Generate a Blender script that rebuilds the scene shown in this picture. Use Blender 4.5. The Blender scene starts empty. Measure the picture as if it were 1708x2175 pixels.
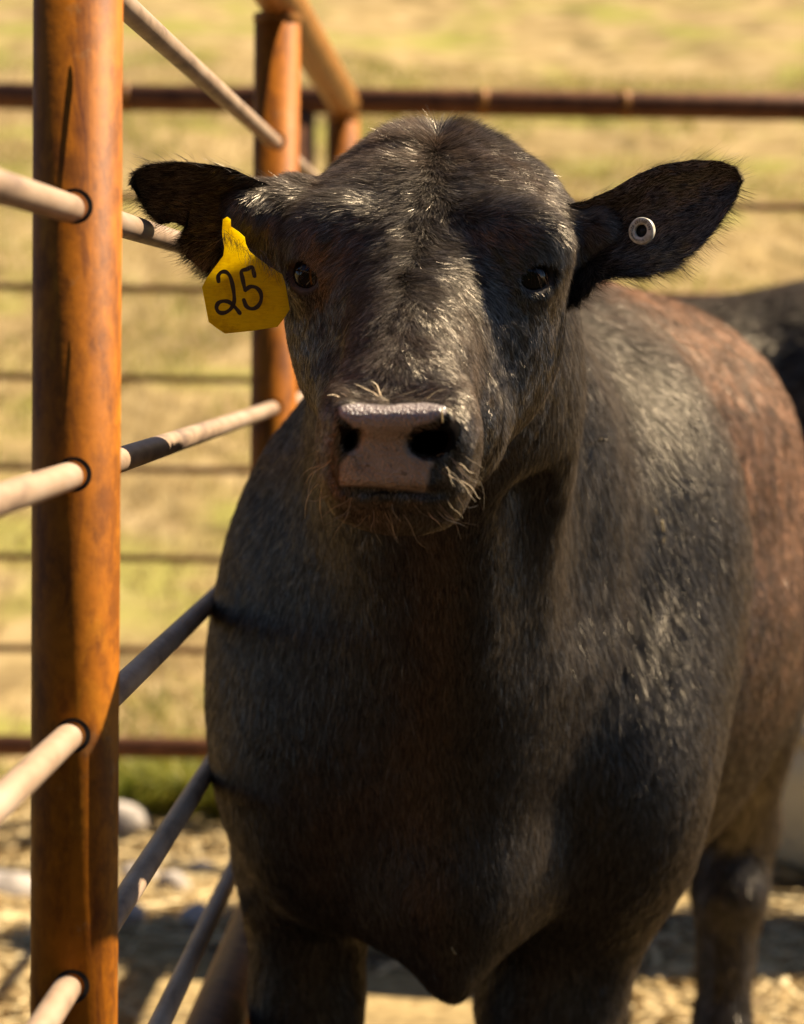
import bpy, bmesh, math, random, time
import numpy as np
from mathutils import Vector, Matrix

SC = bpy.context.scene
COL = SC.collection
R = math.radians
FUR = True

# ------------------------------------------------------------------ camera
CAM_POS = Vector((0.0, 0.0, 1.30))
PITCH, ROLL = R(4.18), R(0.8)
FPX = 5135.0                      # focal length in units of the 1708 x 2175 photograph
cam_d = bpy.data.cameras.new('camera')
cam_d.sensor_fit = 'VERTICAL'
cam_d.sensor_height = 36.0
cam_d.sensor_width = 36.0
cam_d.lens = 36.0 * FPX / 2175.0
cam_d.clip_start = 0.05
cam_d.clip_end = 400.0
cam_d.dof.use_dof = True
cam_d.dof.focus_distance = 2.14
cam_d.dof.aperture_fstop = 4.5
cam_d.dof.aperture_blades = 7
cam = bpy.data.objects.new('camera', cam_d)
COL.objects.link(cam)
CAM_ROT = Matrix.Rotation(R(90) - PITCH, 3, 'X') @ Matrix.Rotation(ROLL, 3, 'Z')
cam.matrix_world = Matrix.Translation(CAM_POS) @ CAM_ROT.to_4x4()
SC.camera = cam
ROTN = np.array(CAM_ROT)

# ------------------------------------------------------------------ light
SUN_EL = R(50)
SUN_AZ = math.atan2(0.942, 0.335)         # clockwise from +Y
world = bpy.data.worlds.new('World')
SC.world = world
world.use_nodes = True
wn = world.node_tree.nodes
bg = wn['Background']
sky = wn.new('ShaderNodeTexSky')
sky.sky_type = 'NISHITA'
sky.sun_disc = False
sky.sun_elevation = SUN_EL
sky.sun_rotation = SUN_AZ
sky.altitude = 1500
sky.dust_density = 0.4
sky.air_density = 0.8
world.node_tree.links.new(sky.outputs[0], bg.inputs[0])
bg.inputs[1].default_value = 0.05
sun_d = bpy.data.lights.new('sun', 'SUN')
sun_d.energy = 5.0
sun_d.angle = R(0.53)
sun_d.color = (1.0, 0.86, 0.64)
sun = bpy.data.objects.new('sun', sun_d)
COL.objects.link(sun)
SUN_DIR = Vector((math.cos(SUN_EL) * math.sin(SUN_AZ), math.cos(SUN_EL) * math.cos(SUN_AZ), math.sin(SUN_EL)))
sun.rotation_euler = SUN_DIR.to_track_quat('Z', 'Y').to_euler()
sun.location = SUN_DIR * 20
SC.view_settings.view_transform = 'Standard'
SC.view_settings.look = 'None'
SC.view_settings.exposure = 1.38
SC.view_settings.gamma = 1.0
SC.view_settings.use_curve_mapping = False
try:
    SC.cycles_curves.shape = 'THICK'
    SC.cycles_curves.subdivisions = 2
except Exception:
    pass
SC.cycles.use_adaptive_sampling = False
SC.cycles.max_bounces = 8
SC.cycles.transparent_max_bounces = 8
SC.cycles.sample_clamp_indirect = 6.0

def P(px, py, d):
    """photo pixel (1708 wide) at camera depth d metres -> world"""
    v = np.array([(px - 854.0) / FPX * d, -(py - 1087.5) / FPX * d, -d])
    return np.array(CAM_POS) + ROTN @ v

def proj(pts):
    q = (np.asarray(pts) - np.array(CAM_POS)) @ ROTN
    d = -q[..., 2]
    return np.stack([854 + q[..., 0] / d * FPX, 1087.5 - q[..., 1] / d * FPX, d], -1)

# ------------------------------------------------------------------ implicit surface modelling
class Field:
    def __init__(s, xs, ys, zs):
        s.x, s.y, s.z = [np.asarray(a, np.float32) for a in (xs, ys, zs)]
        s.F = np.full((len(xs), len(ys), len(zs)), 0.2, np.float32)
    def sub(s, lo, hi):
        sl = []
        for ax, l, h in zip((s.x, s.y, s.z), lo, hi):
            i0 = max(np.searchsorted(ax, l) - 1, 0); i1 = min(np.searchsorted(ax, h) + 1, len(ax))
            sl.append(slice(i0, i1))
        return tuple(sl), s.x[sl[0]][:, None, None], s.y[sl[1]][None, :, None], s.z[sl[2]][None, None, :]
    def blend(s, lo, hi, fn, k, cut=False):
        m = 0.03 + k
        sl, X, Y, Z = s.sub([a - m for a in lo], [a + m for a in hi])
        if min(X.size, Y.size, Z.size) == 0: return
        d = fn(X, Y, Z).astype(np.float32)
        A = s.F[sl]
        if cut:
            d = -d
            h = np.maximum(k - np.abs(A - d), 0) / k
            s.F[sl] = np.maximum(A, d) + h * h * k * 0.25
        else:
            h = np.maximum(k - np.abs(A - d), 0) / k
            s.F[sl] = np.minimum(A, d) - h * h * k * 0.25
    def ell(s, c, r, k=0.04, rot=None, cut=False):
        c = np.asarray(c, float); r = np.asarray(r, float)
        Rm = np.eye(3) if rot is None else np.array(rot)      # columns = local axes in world
        ext = np.sqrt(((Rm * r[None, :]) ** 2).sum(1))
        def fn(X, Y, Z):
            X = X - c[0]; Y = Y - c[1]; Z = Z - c[2]
            k0 = 0; k1 = 0
            for i in range(3):
                q = X * Rm[0, i] + Y * Rm[1, i] + Z * Rm[2, i]
                k0 = k0 + (q / r[i]) ** 2
                k1 = k1 + (q / r[i] ** 2) ** 2
            k0 = np.sqrt(k0); k1 = np.sqrt(k1) + 1e-9
            return k0 * (k0 - 1) / k1
        s.blend(c - ext, c + ext, fn, k, cut)
    def cone(s, a, ra, b, rb, k=0.04, cut=False):
        a = np.asarray(a, float); b = np.asarray(b, float); ab = b - a; L2 = (ab ** 2).sum()
        def fn(X, Y, Z):
            t = ((X - a[0]) * ab[0] + (Y - a[1]) * ab[1] + (Z - a[2]) * ab[2]) / L2
            t = np.clip(t, 0, 1)
            d = np.sqrt((X - a[0] - t * ab[0]) ** 2 + (Y - a[1] - t * ab[1]) ** 2 + (Z - a[2] - t * ab[2]) ** 2)
            return d - (ra + (rb - ra) * t)
        rm = max(ra, rb)
        s.blend(np.minimum(a, b) - rm, np.maximum(a, b) + rm, fn, k, cut)
    def chain(s, pts, k=0.03):
        for (a, ra), (b, rb) in zip(pts[:-1], pts[1:]):
            s.cone(a, ra, b, rb, k)
    def rbox(s, c, h, rr, k=0.03, rot=None, cut=False):
        c = np.asarray(c, float); h = np.asarray(h, float) - rr
        Rm = np.eye(3) if rot is None else np.array(rot)
        ext = np.abs(Rm) @ (h + rr)
        def fn(X, Y, Z):
            X = X - c[0]; Y = Y - c[1]; Z = Z - c[2]
            q = [np.abs(X * Rm[0, i] + Y * Rm[1, i] + Z * Rm[2, i]) - h[i] for i in range(3)]
            o = np.sqrt(sum(np.maximum(v, 0) ** 2 for v in q))
            return o + np.minimum(np.maximum(np.maximum(q[0], q[1]), q[2]), 0) - rr
        s.blend(c - ext, c + ext, fn, k, cut)
    def mesh(s, smooth=2):
        F = s.F; nx, ny, nz = F.shape
        ins = F < 0
        cnt = np.zeros((nx - 1, ny - 1, nz - 1), np.int8)
        for i in (0, 1):
            for j in (0, 1):
                for l in (0, 1):
                    cnt += ins[i:nx - 1 + i, j:ny - 1 + j, l:nz - 1 + l]
        act = (cnt > 0) & (cnt < 8)
        I, J, K = np.nonzero(act)
        vid = np.full(act.shape, -1, np.int32); vid[I, J, K] = np.arange(len(I))
        acc = np.zeros((len(I), 3)); n = np.zeros(len(I))
        ax = (s.x, s.y, s.z)
        cor = [(i, j, l) for i in (0, 1) for j in (0, 1) for l in (0, 1)]
        val = {c: F[I + c[0], J + c[1], K + c[2]] for c in cor}
        for c in cor:
            for d in range(3):
                if c[d]: continue
                e = list(c); e[d] = 1; e = tuple(e)
                va, vb = val[c], val[e]
                m = (va < 0) != (vb < 0)
                t = np.where(m, va / np.where(m, va - vb, 1), 0)
                for q in range(3):
                    idx = (I, J, K)[q]
                    pa = ax[q][idx + c[q]]; pb = ax[q][idx + e[q]]
                    acc[:, q] += np.where(m, pa + (pb - pa) * t, 0)
                n += m
        V = acc / n[:, None]
        quads = []
        for d in range(3):
            o = [x for x in range(3) if x != d]
            A = ins; B = np.moveaxis(A, d, 0)
            ch = B[:-1] != B[1:]
            ch = np.moveaxis(ch, 0, d)
            E = np.argwhere(ch)
            ok = np.ones(len(E), bool)
            for q in o: ok &= (E[:, q] > 0) & (E[:, q] < F.shape[q] - 1)
            E = E[ok]
            st = ins[E[:, 0], E[:, 1], E[:, 2]]
            u = np.zeros(3, int); v = np.zeros(3, int); u[(d + 1) % 3] = 1; v[(d + 2) % 3] = 1
            g = lambda w: vid[w[:, 0], w[:, 1], w[:, 2]]
            q4 = np.stack([g(E - u - v), g(E - v), g(E), g(E - u)], 1)
            q4[~st] = q4[~st][:, ::-1]
            quads.append(q4)
        Q = np.concatenate(quads)
        for _ in range(smooth):
            S = np.zeros_like(V); N = np.zeros(len(V))
            for a in range(4):
                b = (a + 1) % 4
                np.add.at(S, Q[:, a], V[Q[:, b]]); np.add.at(N, Q[:, a], 1)
                np.add.at(S, Q[:, b], V[Q[:, a]]); np.add.at(N, Q[:, b], 1)
            V = V * 0.45 + 0.55 * S / np.maximum(N, 1)[:, None]
        return V, Q

def axis(lo, hi, flo, fhi, fine, coarse):
    """grid lines: fine spacing inside flo..fhi, growing to coarse outside"""
    a = [flo]
    while a[-1] < fhi: a.append(a[-1] + fine)
    st = fine
    while a[-1] < hi:
        st = min(st * 1.08, coarse); a.append(a[-1] + st)
    b = [flo]; st = fine
    while b[-1] > lo:
        st = min(st * 1.08, coarse); b.append(b[-1] - st)
    return np.array(b[:0:-1] + a)

def rotm(rx=0, ry=0, rz=0):
    from mathutils import Euler
    return np.array(Euler((R(rx), R(ry), R(rz)), 'XYZ').to_matrix())

# ------------------------------------------------------------------ cattle
BO = np.array([0.075, 2.75]); BYAW = R(16)
def bodyframe(o, yaw):
    ca, sa = math.cos(yaw), math.sin(yaw)
    def f(b, a, z): return np.array([o[0] + a * sa + b * ca, o[1] + a * ca - b * sa, z])
    return f
def body_prims(G, f, yaw, front=True):
    Rb = rotm(0, 0, -math.degrees(yaw))
    E = lambda b, a, z, rb, ra, rz, k=0.06, rot=None: G.ell(f(b, a, z), (rb, ra, rz), k, Rb if rot is None else Rb @ rot)
    E(0, 0.72, 0.93, 0.315, 0.62, 0.385, 0.08)          # ribcage
    E(0, 0.66, 1.155, 0.268, 0.66, 0.212, 0.08)          # back
    E(0, 1.28, 1.01, 0.24, 0.36, 0.28, 0.08)            # loin, rump
    E(0, 1.52, 1.02, 0.21, 0.20, 0.26, 0.06)
    for s in (-1, 1):
        E(s * 0.15, 1.17, 1.16, 0.06, 0.07, 0.05, 0.07)     # hip bones
        E(s * 0.125, 1.42, 0.80, 0.115, 0.20, 0.26, 0.07)
        G.chain([(f(s * 0.115, 1.34, 0.68), 0.105), (f(s * 0.112, 1.46, 0.47), 0.066), (f(s * 0.108, 1.42, 0.36), 0.056),
                 (f(s * 0.106, 1.38, 0.13), 0.042), (f(s * 0.106, 1.345, 0.06), 0.046)], 0.04)
        G.rbox(f(s * 0.106, 1.325, 0.035), (0.05, 0.062, 0.035), 0.02, 0.01, Rb)
    G.chain([(f(0, 1.68, 1.22), 0.04), (f(0, 1.75, 1.05), 0.028), (f(0, 1.76, 0.75), 0.018), (f(0, 1.74, 0.45), 0.03), (f(0, 1.73, 0.33), 0.012)], 0.02)
    E(0, 0.75, 0.68, 0.18, 0.48, 0.13, 0.08)               # belly
    if front:                                            # generic front end (for the other animal)
        E(0, 0.12, 0.98, 0.25, 0.32, 0.33, 0.08)
        E(0, -0.25, 1.08, 0.14, 0.3, 0.2, 0.08)
        E(0, -0.62, 1.12, 0.1, 0.2, 0.13, 0.05)
        E(0, -0.86, 1.0, 0.065, 0.13, 0.08, 0.05)
        for s in (-1, 1):
            E(s * 0.16, -0.55, 1.2, 0.09, 0.02, 0.04, 0.02)
            E(s * 0.16, 0.15, 0.9, 0.12, 0.2, 0.3, 0.06)
            G.chain([(f(s * 0.14, 0.1, 0.65), 0.1), (f(s * 0.13, 0.1, 0.40), 0.058), (f(s * 0.13, 0.1, 0.14), 0.04), (f(s * 0.13, 0.06, 0.06), 0.045)], 0.04)
            G.rbox(f(s * 0.13, 0.05, 0.035), (0.05, 0.062, 0.035), 0.02, 0.01, Rb)
EYE_L = P(673, 584, 2.146); EYE_R = P(1114, 588, 2.106); EYE_RAD = 0.0215
def bull_field():
    xs = axis(-0.42, 1.05, -0.12, 0.17, 0.0029, 0.012)
    ys = axis(1.78, 4.75, 1.85, 2.25, 0.0030, 0.014)
    zs = axis(-0.03, 1.60, 1.10, 1.50, 0.0029, 0.012)
    G = Field(xs, ys, zs)
    f = bodyframe(BO, BYAW)
    body_prims(G, f, BYAW, front=False)
    Ep = lambda x, y, d, rx, ry, rz, k=0.03, rot=None, cut=False: G.ell(P(x, y, d), (rx, ry, rz), k, rot, cut)
    Em = lambda c, r, k=0.06, rot=None: G.ell(c, r, k, rot)
    # neck, shoulders, chest
    Em((0.045, 2.42, 1.30), (0.122, 0.17, 0.165))
    Em((0.055, 2.56, 1.19), (0.155, 0.20, 0.215), 0.08)
    Em((0.070, 2.74, 1.08), (0.20, 0.22, 0.26), 0.08)
    Em((0.17, 3.02, 1.22), (0.165, 0.34, 0.155), 0.08, rotm(0, 0, -16))
    Em((-0.046, 2.76, 0.97), (0.165, 0.22, 0.25), 0.07)
    Em((0.255, 2.88, 1.02), (0.160, 0.22, 0.28), 0.04, rotm(0, 0, -16))
    Em((-0.080, 2.73, 0.83), (0.128, 0.17, 0.20), 0.07)
    Em((0.225, 2.80, 0.82), (0.145, 0.18, 0.22), 0.07)
    Em((0.05, 2.63, 0.95), (0.14, 0.16, 0.26), 0.08)
    Em((0.05, 2.72, 0.72), (0.14, 0.16, 0.12), 0.06)
    Em((0.055, 2.54, 1.06), (0.075, 0.12, 0.16), 0.07)           # throat
    Em((0.06, 2.64, 0.72), (0.08, 0.13, 0.11), 0.06)             # brisket
    Em((0.062, 2.64, 0.615), (0.026, 0.08, 0.045), 0.05)
    # folds: groove between neck and shoulder, behind the shoulder, under the jaw
    G.cone(P(1265, 760, 2.50), 0.022, P(1330, 1250, 2.52), 0.030, 0.10, cut=True)
    G.cone(P(1120, 1050, 2.40), 0.012, P(1180, 1400, 2.45), 0.020, 0.07, cut=True)
    G.cone((0.44, 2.95, 1.22), 0.014, (0.475, 3.02, 0.70), 0.02, 0.05, cut=True)
    # front legs
    G.chain([((-0.105, 2.82, 0.68), 0.088), ((-0.105, 2.84, 0.50), 0.056), ((-0.103, 2.85, 0.38), 0.052), ((-0.1, 2.85, 0.13), 0.04), ((-0.1, 2.82, 0.06), 0.045)], 0.05)
    G.rbox((-0.1, 2.80, 0.035), (0.05, 0.062, 0.035), 0.02, 0.01)
    G.chain([((0.225, 2.84, 0.70), 0.115), ((0.185, 2.85, 0.50), 0.076), ((0.18, 2.86, 0.38), 0.058), ((0.18, 2.86, 0.13), 0.04), ((0.18, 2.83, 0.06), 0.045)], 0.05)
    G.rbox((0.18, 2.81, 0.035), (0.05, 0.062, 0.035), 0.02, 0.01)
    # head
    tilt = rotm(-38, 0, 0)
    Ep(930, 500, 2.28, 0.103, 0.095, 0.082, 0.03)
    Ep(800, 464, 2.265, 0.046, 0.075, 0.052, 0.05)                # crown, both sides
    Ep(1084, 476, 2.265, 0.046, 0.075, 0.052, 0.05)
    Ep(908, 575, 2.225, 0.120, 0.090, 0.10, 0.03)
    Ep(914, 660, 2.245, 0.116, 0.105, 0.10, 0.03)
    Ep(902, 780, 2.205, 0.106, 0.105, 0.09, 0.03)
    Ep(883, 880, 2.115, 0.082, 0.085, 0.08, 0.04)
    Ep(852, 975, 2.000, 0.050, 0.070, 0.055, 0.04)
    Ep(905, 530, 2.165, 0.088, 0.055, 0.085, 0.05, tilt)          # forehead plate
    Ep(893, 650, 2.105, 0.056, 0.055, 0.10, 0.035, tilt)           # nasal bridge
    Ep(878, 740, 2.048, 0.047, 0.055, 0.09, 0.03, tilt)
    Ep(862, 810, 1.992, 0.046, 0.05, 0.07, 0.04, tilt)
    Ep(838, 870, 1.962, 0.050, 0.042, 0.042, 0.03)
    Ep(930, 372, 2.27, 0.046, 0.06, 0.028, 0.05)                  # poll
    Ep(735, 640, 2.200, 0.042, 0.06, 0.075, 0.05)                 # cheeks under the eyes
    Ep(1075, 665, 2.150, 0.045, 0.06, 0.080, 0.05)
    # brow ridges
    Ep(712, 505, 2.150, 0.040, 0.035, 0.026, 0.04, rotm(-30, 0, 15))
    Ep(1092, 514, 2.117, 0.046, 0.035, 0.025, 0.04, rotm(-30, 0, -15))
    # muzzle
    G.rbox(P(832, 955, 1.950), (0.046, 0.045, 0.040), 0.018, 0.022, rotm(6, 0, -5))
    Ep(730, 918, 1.950, 0.016, 0.042, 0.034, 0.02)
    Ep(948, 915, 1.950, 0.026, 0.045, 0.036, 0.02)
    Ep(734, 1000, 1.980, 0.018, 0.045, 0.036, 0.025)
    Ep(938, 1000, 1.970, 0.024, 0.048, 0.040, 0.025)
    Ep(848, 1072, 1.980, 0.042, 0.046, 0.022, 0.02)
    G.cone(P(740, 888, 1.905), 0.0115, P(928, 884, 1.893), 0.0125, 0.012)
    G.cone(P(775, 843, 1.893), 0.0045, P(905, 842, 1.885), 0.0045, 0.014, cut=True)
    # mouth line
    G.rbox(P(826, 1053, 1.895), (0.046, 0.022, 0.0012), 0.001, 0.010, rotm(8, 0, 0), cut=True)
    # nostrils
    Ep(912, 940, 1.915, 0.0155, 0.040, 0.0098, 0.005, rotm(0, -12, -6), cut=True)
    Ep(946, 918, 1.925, 0.0100, 0.036, 0.0060, 0.006, rotm(0, -60, -20), cut=True)
    Ep(744, 936, 1.915, 0.0050, 0.040, 0.0085, 0.005, rotm(0, 25, 16), cut=True)
    Ep(730, 914, 1.930, 0.0040, 0.036, 0.0085, 0.005, rotm(0, 40, 20), cut=True)
    # furry base of the torn ear
    G.chain([(P(690, 500, 2.24), 0.040), (P(610, 470, 2.20), 0.031), (P(530, 440, 2.175), 0.020)], 0.03)
    G.chain([(P(1200, 530, 2.25), 0.036), (P(1270, 500, 2.225), 0.024)], 0.03)
    # eyes: lids then openings
    for c, sx in ((EYE_L, -1), (EYE_R, 1)):
        c = np.array(c)
        G.ell(c + np.array([0, 0.003, 0.0]), (0.026, 0.023, 0.025), 0.02)
        n = np.array([sx * (0.58 if sx > 0 else 0.72), -0.80, 0.12]); n /= np.linalg.norm(n)
        u = np.cross(n, [0, 0, 1]); u /= np.linalg.norm(u); w = np.cross(u, n)
        ca, sa = math.cos(R(-sx * 22)), math.sin(R(-sx * 22))
        u, w = u * ca + w * sa, w * ca - u * sa
        G.ell(c + n * 0.022 - np.array([0, 0, 0.0015]), (0.0195, 0.0128, 0.015), 0.003, np.stack([u, w, n], 1), cut=True)
    return G

def ear_sheet(top, bot, bulge, thick, ns=70, nt=26):
    """closed leaf between two edge curves given as (px, py, depth) lists"""
    def res(c):
        c = np.array([P(*q) for q in c]); t = np.r_[0, np.cumsum(np.linalg.norm(np.diff(c, axis=0), axis=1))]; t /= t[-1]
        s = np.linspace(0, 1, ns)
        return np.stack([np.interp(s, t, c[:, i]) for i in range(3)], 1)
    A, B = res(top), res(bot)
    t = np.linspace(0, 1, nt)[None, :, None]; s = np.linspace(0, 1, ns)[:, None, None]
    M = A[:, None] * (1 - t) + B[:, None] * t
    prof = 4 * t * (1 - t)
    back = np.array([0.0, 1.0, 0.0])
    M = M + back * (bulge * prof * (0.35 + 0.65 * (1 - s)) )
    th = thick * np.clip(prof * 2.2, 0, 1) * (1.4 - 0.9 * s) * np.clip((1 - s) * 12, 0, 1)
    Fv = M - back * th * 0.5; Bv = M + back * th * 0.5
    V = np.concatenate([Fv.reshape(-1, 3), Bv.reshape(-1, 3)])
    idx = np.arange(ns * nt).reshape(ns, nt); off = ns * nt
    q = np.stack([idx[:-1, :-1], idx[1:, :-1], idx[1:, 1:], idx[:-1, 1:]], -1).reshape(-1, 4)
    Q = np.concatenate([q[:, ::-1] if False else q, q[:, ::-1] + off])
    # rim
    rim = []
    for e in (idx[:, 0], idx[:, -1][::-1], idx[-1, :], idx[0, :][::-1]):
        rim.append(np.stack([e[:-1], e[:-1] + off, e[1:] + off, e[1:]], 1)[:, ::-1])
    Q = np.concatenate([Q] + rim)
    f = q[:, [0, 1, 2]]; nn = np.cross(V[f[:, 1]] - V[f[:, 0]], V[f[:, 2]] - V[f[:, 0]])
    if nn[:, 1].sum() > 0: Q = Q[:, ::-1]
    return V, Q

EAR_L = dict(
    top=[(700, 430, 2.21), (650, 410, 2.20), (600, 402, 2.175), (545, 382, 2.155), (490, 357, 2.14), (430, 347, 2.13), (370, 344, 2.13), (315, 350, 2.135), (288, 366, 2.14), (282, 385, 2.145)],
    bot=[(690, 620, 2.25), (625, 606, 2.25), (590, 598, 2.24), (520, 600, 2.225), (440, 580, 2.21), (398, 548, 2.205), (378, 516, 2.195), (398, 484, 2.185), (370, 472, 2.185), (338, 477, 2.185), (318, 455, 2.18), (300, 430, 2.17), (285, 400, 2.15)])
EAR_R = dict(
    top=[(1170, 440, 2.22), (1240, 428, 2.22), (1300, 402, 2.21), (1350, 372, 2.20), (1400, 351, 2.19), (1470, 340, 2.18), (1530, 342, 2.17), (1560, 354, 2.165), (1573, 376, 2.165)],
    bot=[(1180, 660, 2.20), (1226, 640, 2.19), (1262, 602, 2.18), (1300, 586, 2.17), (1370, 586, 2.16), (1430, 566, 2.16), (1490, 520, 2.16), (1535, 465, 2.16), (1562, 420, 2.165), (1572, 392, 2.165)])
# ------------------------------------------------------------------ helpers
def tag(o, label=None, cat=None, group=None, kind=None):
    for k, v in (('label', label), ('category', cat), ('group', group), ('kind', kind)):
        if v: o[k] = v
    return o
def empty(name, loc=(0, 0, 0)):
    o = bpy.data.objects.new(name, None); COL.objects.link(o); o.location = loc; o.empty_display_size = 0.1
    return o
def link(name, me, mat=None, parent=None):
    o = bpy.data.objects.new(name, me); COL.objects.link(o)
    if mat: me.materials.append(mat)
    if parent is not None:
        o.parent = parent
        bpy.context.view_layer.update()
        o.matrix_parent_inverse = parent.matrix_world.inverted()
    return o
def mesh_np(name, V, Q, smooth=True):
    me = bpy.data.meshes.new(name)
    V = np.asarray(V, np.float32); Q = np.asarray(Q, np.int32)
    me.vertices.add(len(V)); me.vertices.foreach_set('co', V.ravel())
    k = Q.shape[1]
    me.loops.add(Q.size); me.loops.foreach_set('vertex_index', Q.ravel())
    me.polygons.add(len(Q)); me.polygons.foreach_set('loop_start', np.arange(len(Q), dtype=np.int32) * k)
    me.update(calc_edges=True); me.validate()
    me.polygons.foreach_set('use_smooth', np.full(len(me.polygons), smooth))
    return me

class Nt:
    """small node-material builder"""
    def __init__(s, name):
        s.m = bpy.data.materials.new(name); s.m.use_nodes = True
        s.t = s.m.node_tree; s.n = s.t.nodes; s.b = s.n['Principled BSDF']; s.out = s.n['Material Output']
    def add(s, kind, **kw):
        n = s.n.new(kind)
        for k, v in kw.items():
            if k.startswith('i_'):
                key = k[2:]; key = int(key) if key.isdigit() else key.replace('_', ' ')
                s.put(n.inputs[key], v)
            else: setattr(n, k, v)
        return n
    def put(s, sock, v):
        if isinstance(v, bpy.types.NodeSocket): s.t.links.new(v, sock)
        elif hasattr(v, 'outputs'): s.t.links.new(v.outputs[0], sock)
        else: sock.default_value = v
    def coords(s, which='Object', scale=(1, 1, 1)):
        c = s.add('ShaderNodeTexCoord'); m = s.add('ShaderNodeMapping'); s.put(m.inputs[0], c.outputs[which]); m.inputs['Scale'].default_value = scale
        return m.outputs[0]
    def noise(s, vec, scale, detail=4, rough=0.55, dist=0.0):
        return s.add('ShaderNodeTexNoise', i_Vector=vec, i_Scale=scale, i_Detail=detail, i_Roughness=rough, i_Distortion=dist).outputs[0]
    def ramp(s, fac, stops):
        r = s.add('ShaderNodeValToRGB', i_0=fac); e = r.color_ramp.elements
        while len(e) < len(stops): e.new(0.5)
        for el, (p, c) in zip(e, stops):
            el.position = p; el.color = (*c, 1) if len(c) == 3 else c
        return r.outputs[0]
    def mix(s, f, a, b, mode='MIX'):
        n = s.add('ShaderNodeMix', data_type='RGBA', blend_type=mode)
        s.put(n.inputs[0], f)
        for k, v in ((6, a), (7, b)):
            if isinstance(v, tuple): v = (*v, 1) if len(v) == 3 else v
            s.put(n.inputs[k], v)
        return n.outputs[2]
    def math(s, op, a, b=0.0):
        n = s.add('ShaderNodeMath', operation=op); s.put(n.inputs[0], a); s.put(n.inputs[1], b); return n.outputs[0]
    def bump(s, h, strength, dist=0.001):
        b = s.add('ShaderNodeBump', i_Height=h); b.inputs['Strength'].default_value = strength; b.inputs['Distance'].default_value = dist
        s.put(s.b.inputs['Normal'], b.outputs[0])
    def set(s, **kw):
        for k, v in kw.items():
            k = k.replace('_', ' ')
            if isinstance(v, tuple) and len(v) == 3: v = (*v, 1)
            s.put(s.b.inputs[k], v)
        return s.m

# ------------------------------------------------------------------ materials
def mat_rust(name, a, b, c, rough=0.5):
    N = Nt(name); v = N.coords('Object', (9, 9, 1.6))
    n1 = N.noise(v, 3.2, 8, 0.7, 0.8)
    col = N.ramp(n1, [(0.30, b), (0.47, a), (0.56, a), (0.72, c)])
    v2 = N.coords('Object', (1, 1, 1))
    n2 = N.noise(v2, 11, 7, 0.72)
    col = N.mix(N.ramp(n2, [(0.60, (0, 0, 0)), (0.65, (0.4, 0.4, 0.4))]), col, (0.36, 0.22, 0.10))
    n5 = N.noise(N.coords('Object', (1, 1, 0.5)), 30, 6, 0.7)
    col = N.mix(N.ramp(n5, [(0.47, (0, 0, 0)), (0.62, (0.6, 0.6, 0.6))]), col, (b[0] * 0.75, b[1] * 0.8, b[2]))
    n3 = N.noise(v2, 90, 3)
    col = N.mix(0.35, col, N.ramp(n3, [(0.3, (0.35, 0.35, 0.35)), (0.7, (1, 1, 1))]), 'MULTIPLY')
    N.bump(n3, 0.3, 0.0008)
    return N.set(Base_Color=col, Roughness=rough, Specular_IOR_Level=0.12)
M_POST = mat_rust('rusted_post_steel', (0.4199, 0.1304, 0.00663), (0.1216, 0.03094, 0.00663), (0.5746, 0.2155, 0.01105), 0.55)
M_RAIL = mat_rust('rusted_rail_steel', (0.221, 0.09392, 0.0442), (0.1105, 0.0442, 0.02431), (0.2873, 0.1326, 0.0663), 0.55)
M_TOP = mat_rust('rusted_top_rail_steel', (0.4105, 0.1759, 0.0391), (0.1955, 0.07331, 0.01955), (0.4496, 0.2346, 0.06842), 0.45)
def mat_rod():
    N = Nt('weathered_rod_steel'); v = N.coords('Object', (6, 2, 6)); n = N.noise(v, 5, 5, 0.6)
    col = N.ramp(n, [(0.3, (0.17, 0.1105, 0.0765)), (0.5, (0.3825, 0.255, 0.1615)), (0.7, (0.442, 0.323, 0.2295))])
    n3 = N.noise(N.coords('Object'), 160, 3); N.bump(n3, 0.25, 0.0005)
    return N.set(Base_Color=col, Roughness=0.55, Metallic=0.15)
M_ROD = mat_rod()
N = Nt('dark_hole'); M_HOLE = N.set(Base_Color=(0.012, 0.008, 0.005), Roughness=0.9)
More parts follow.
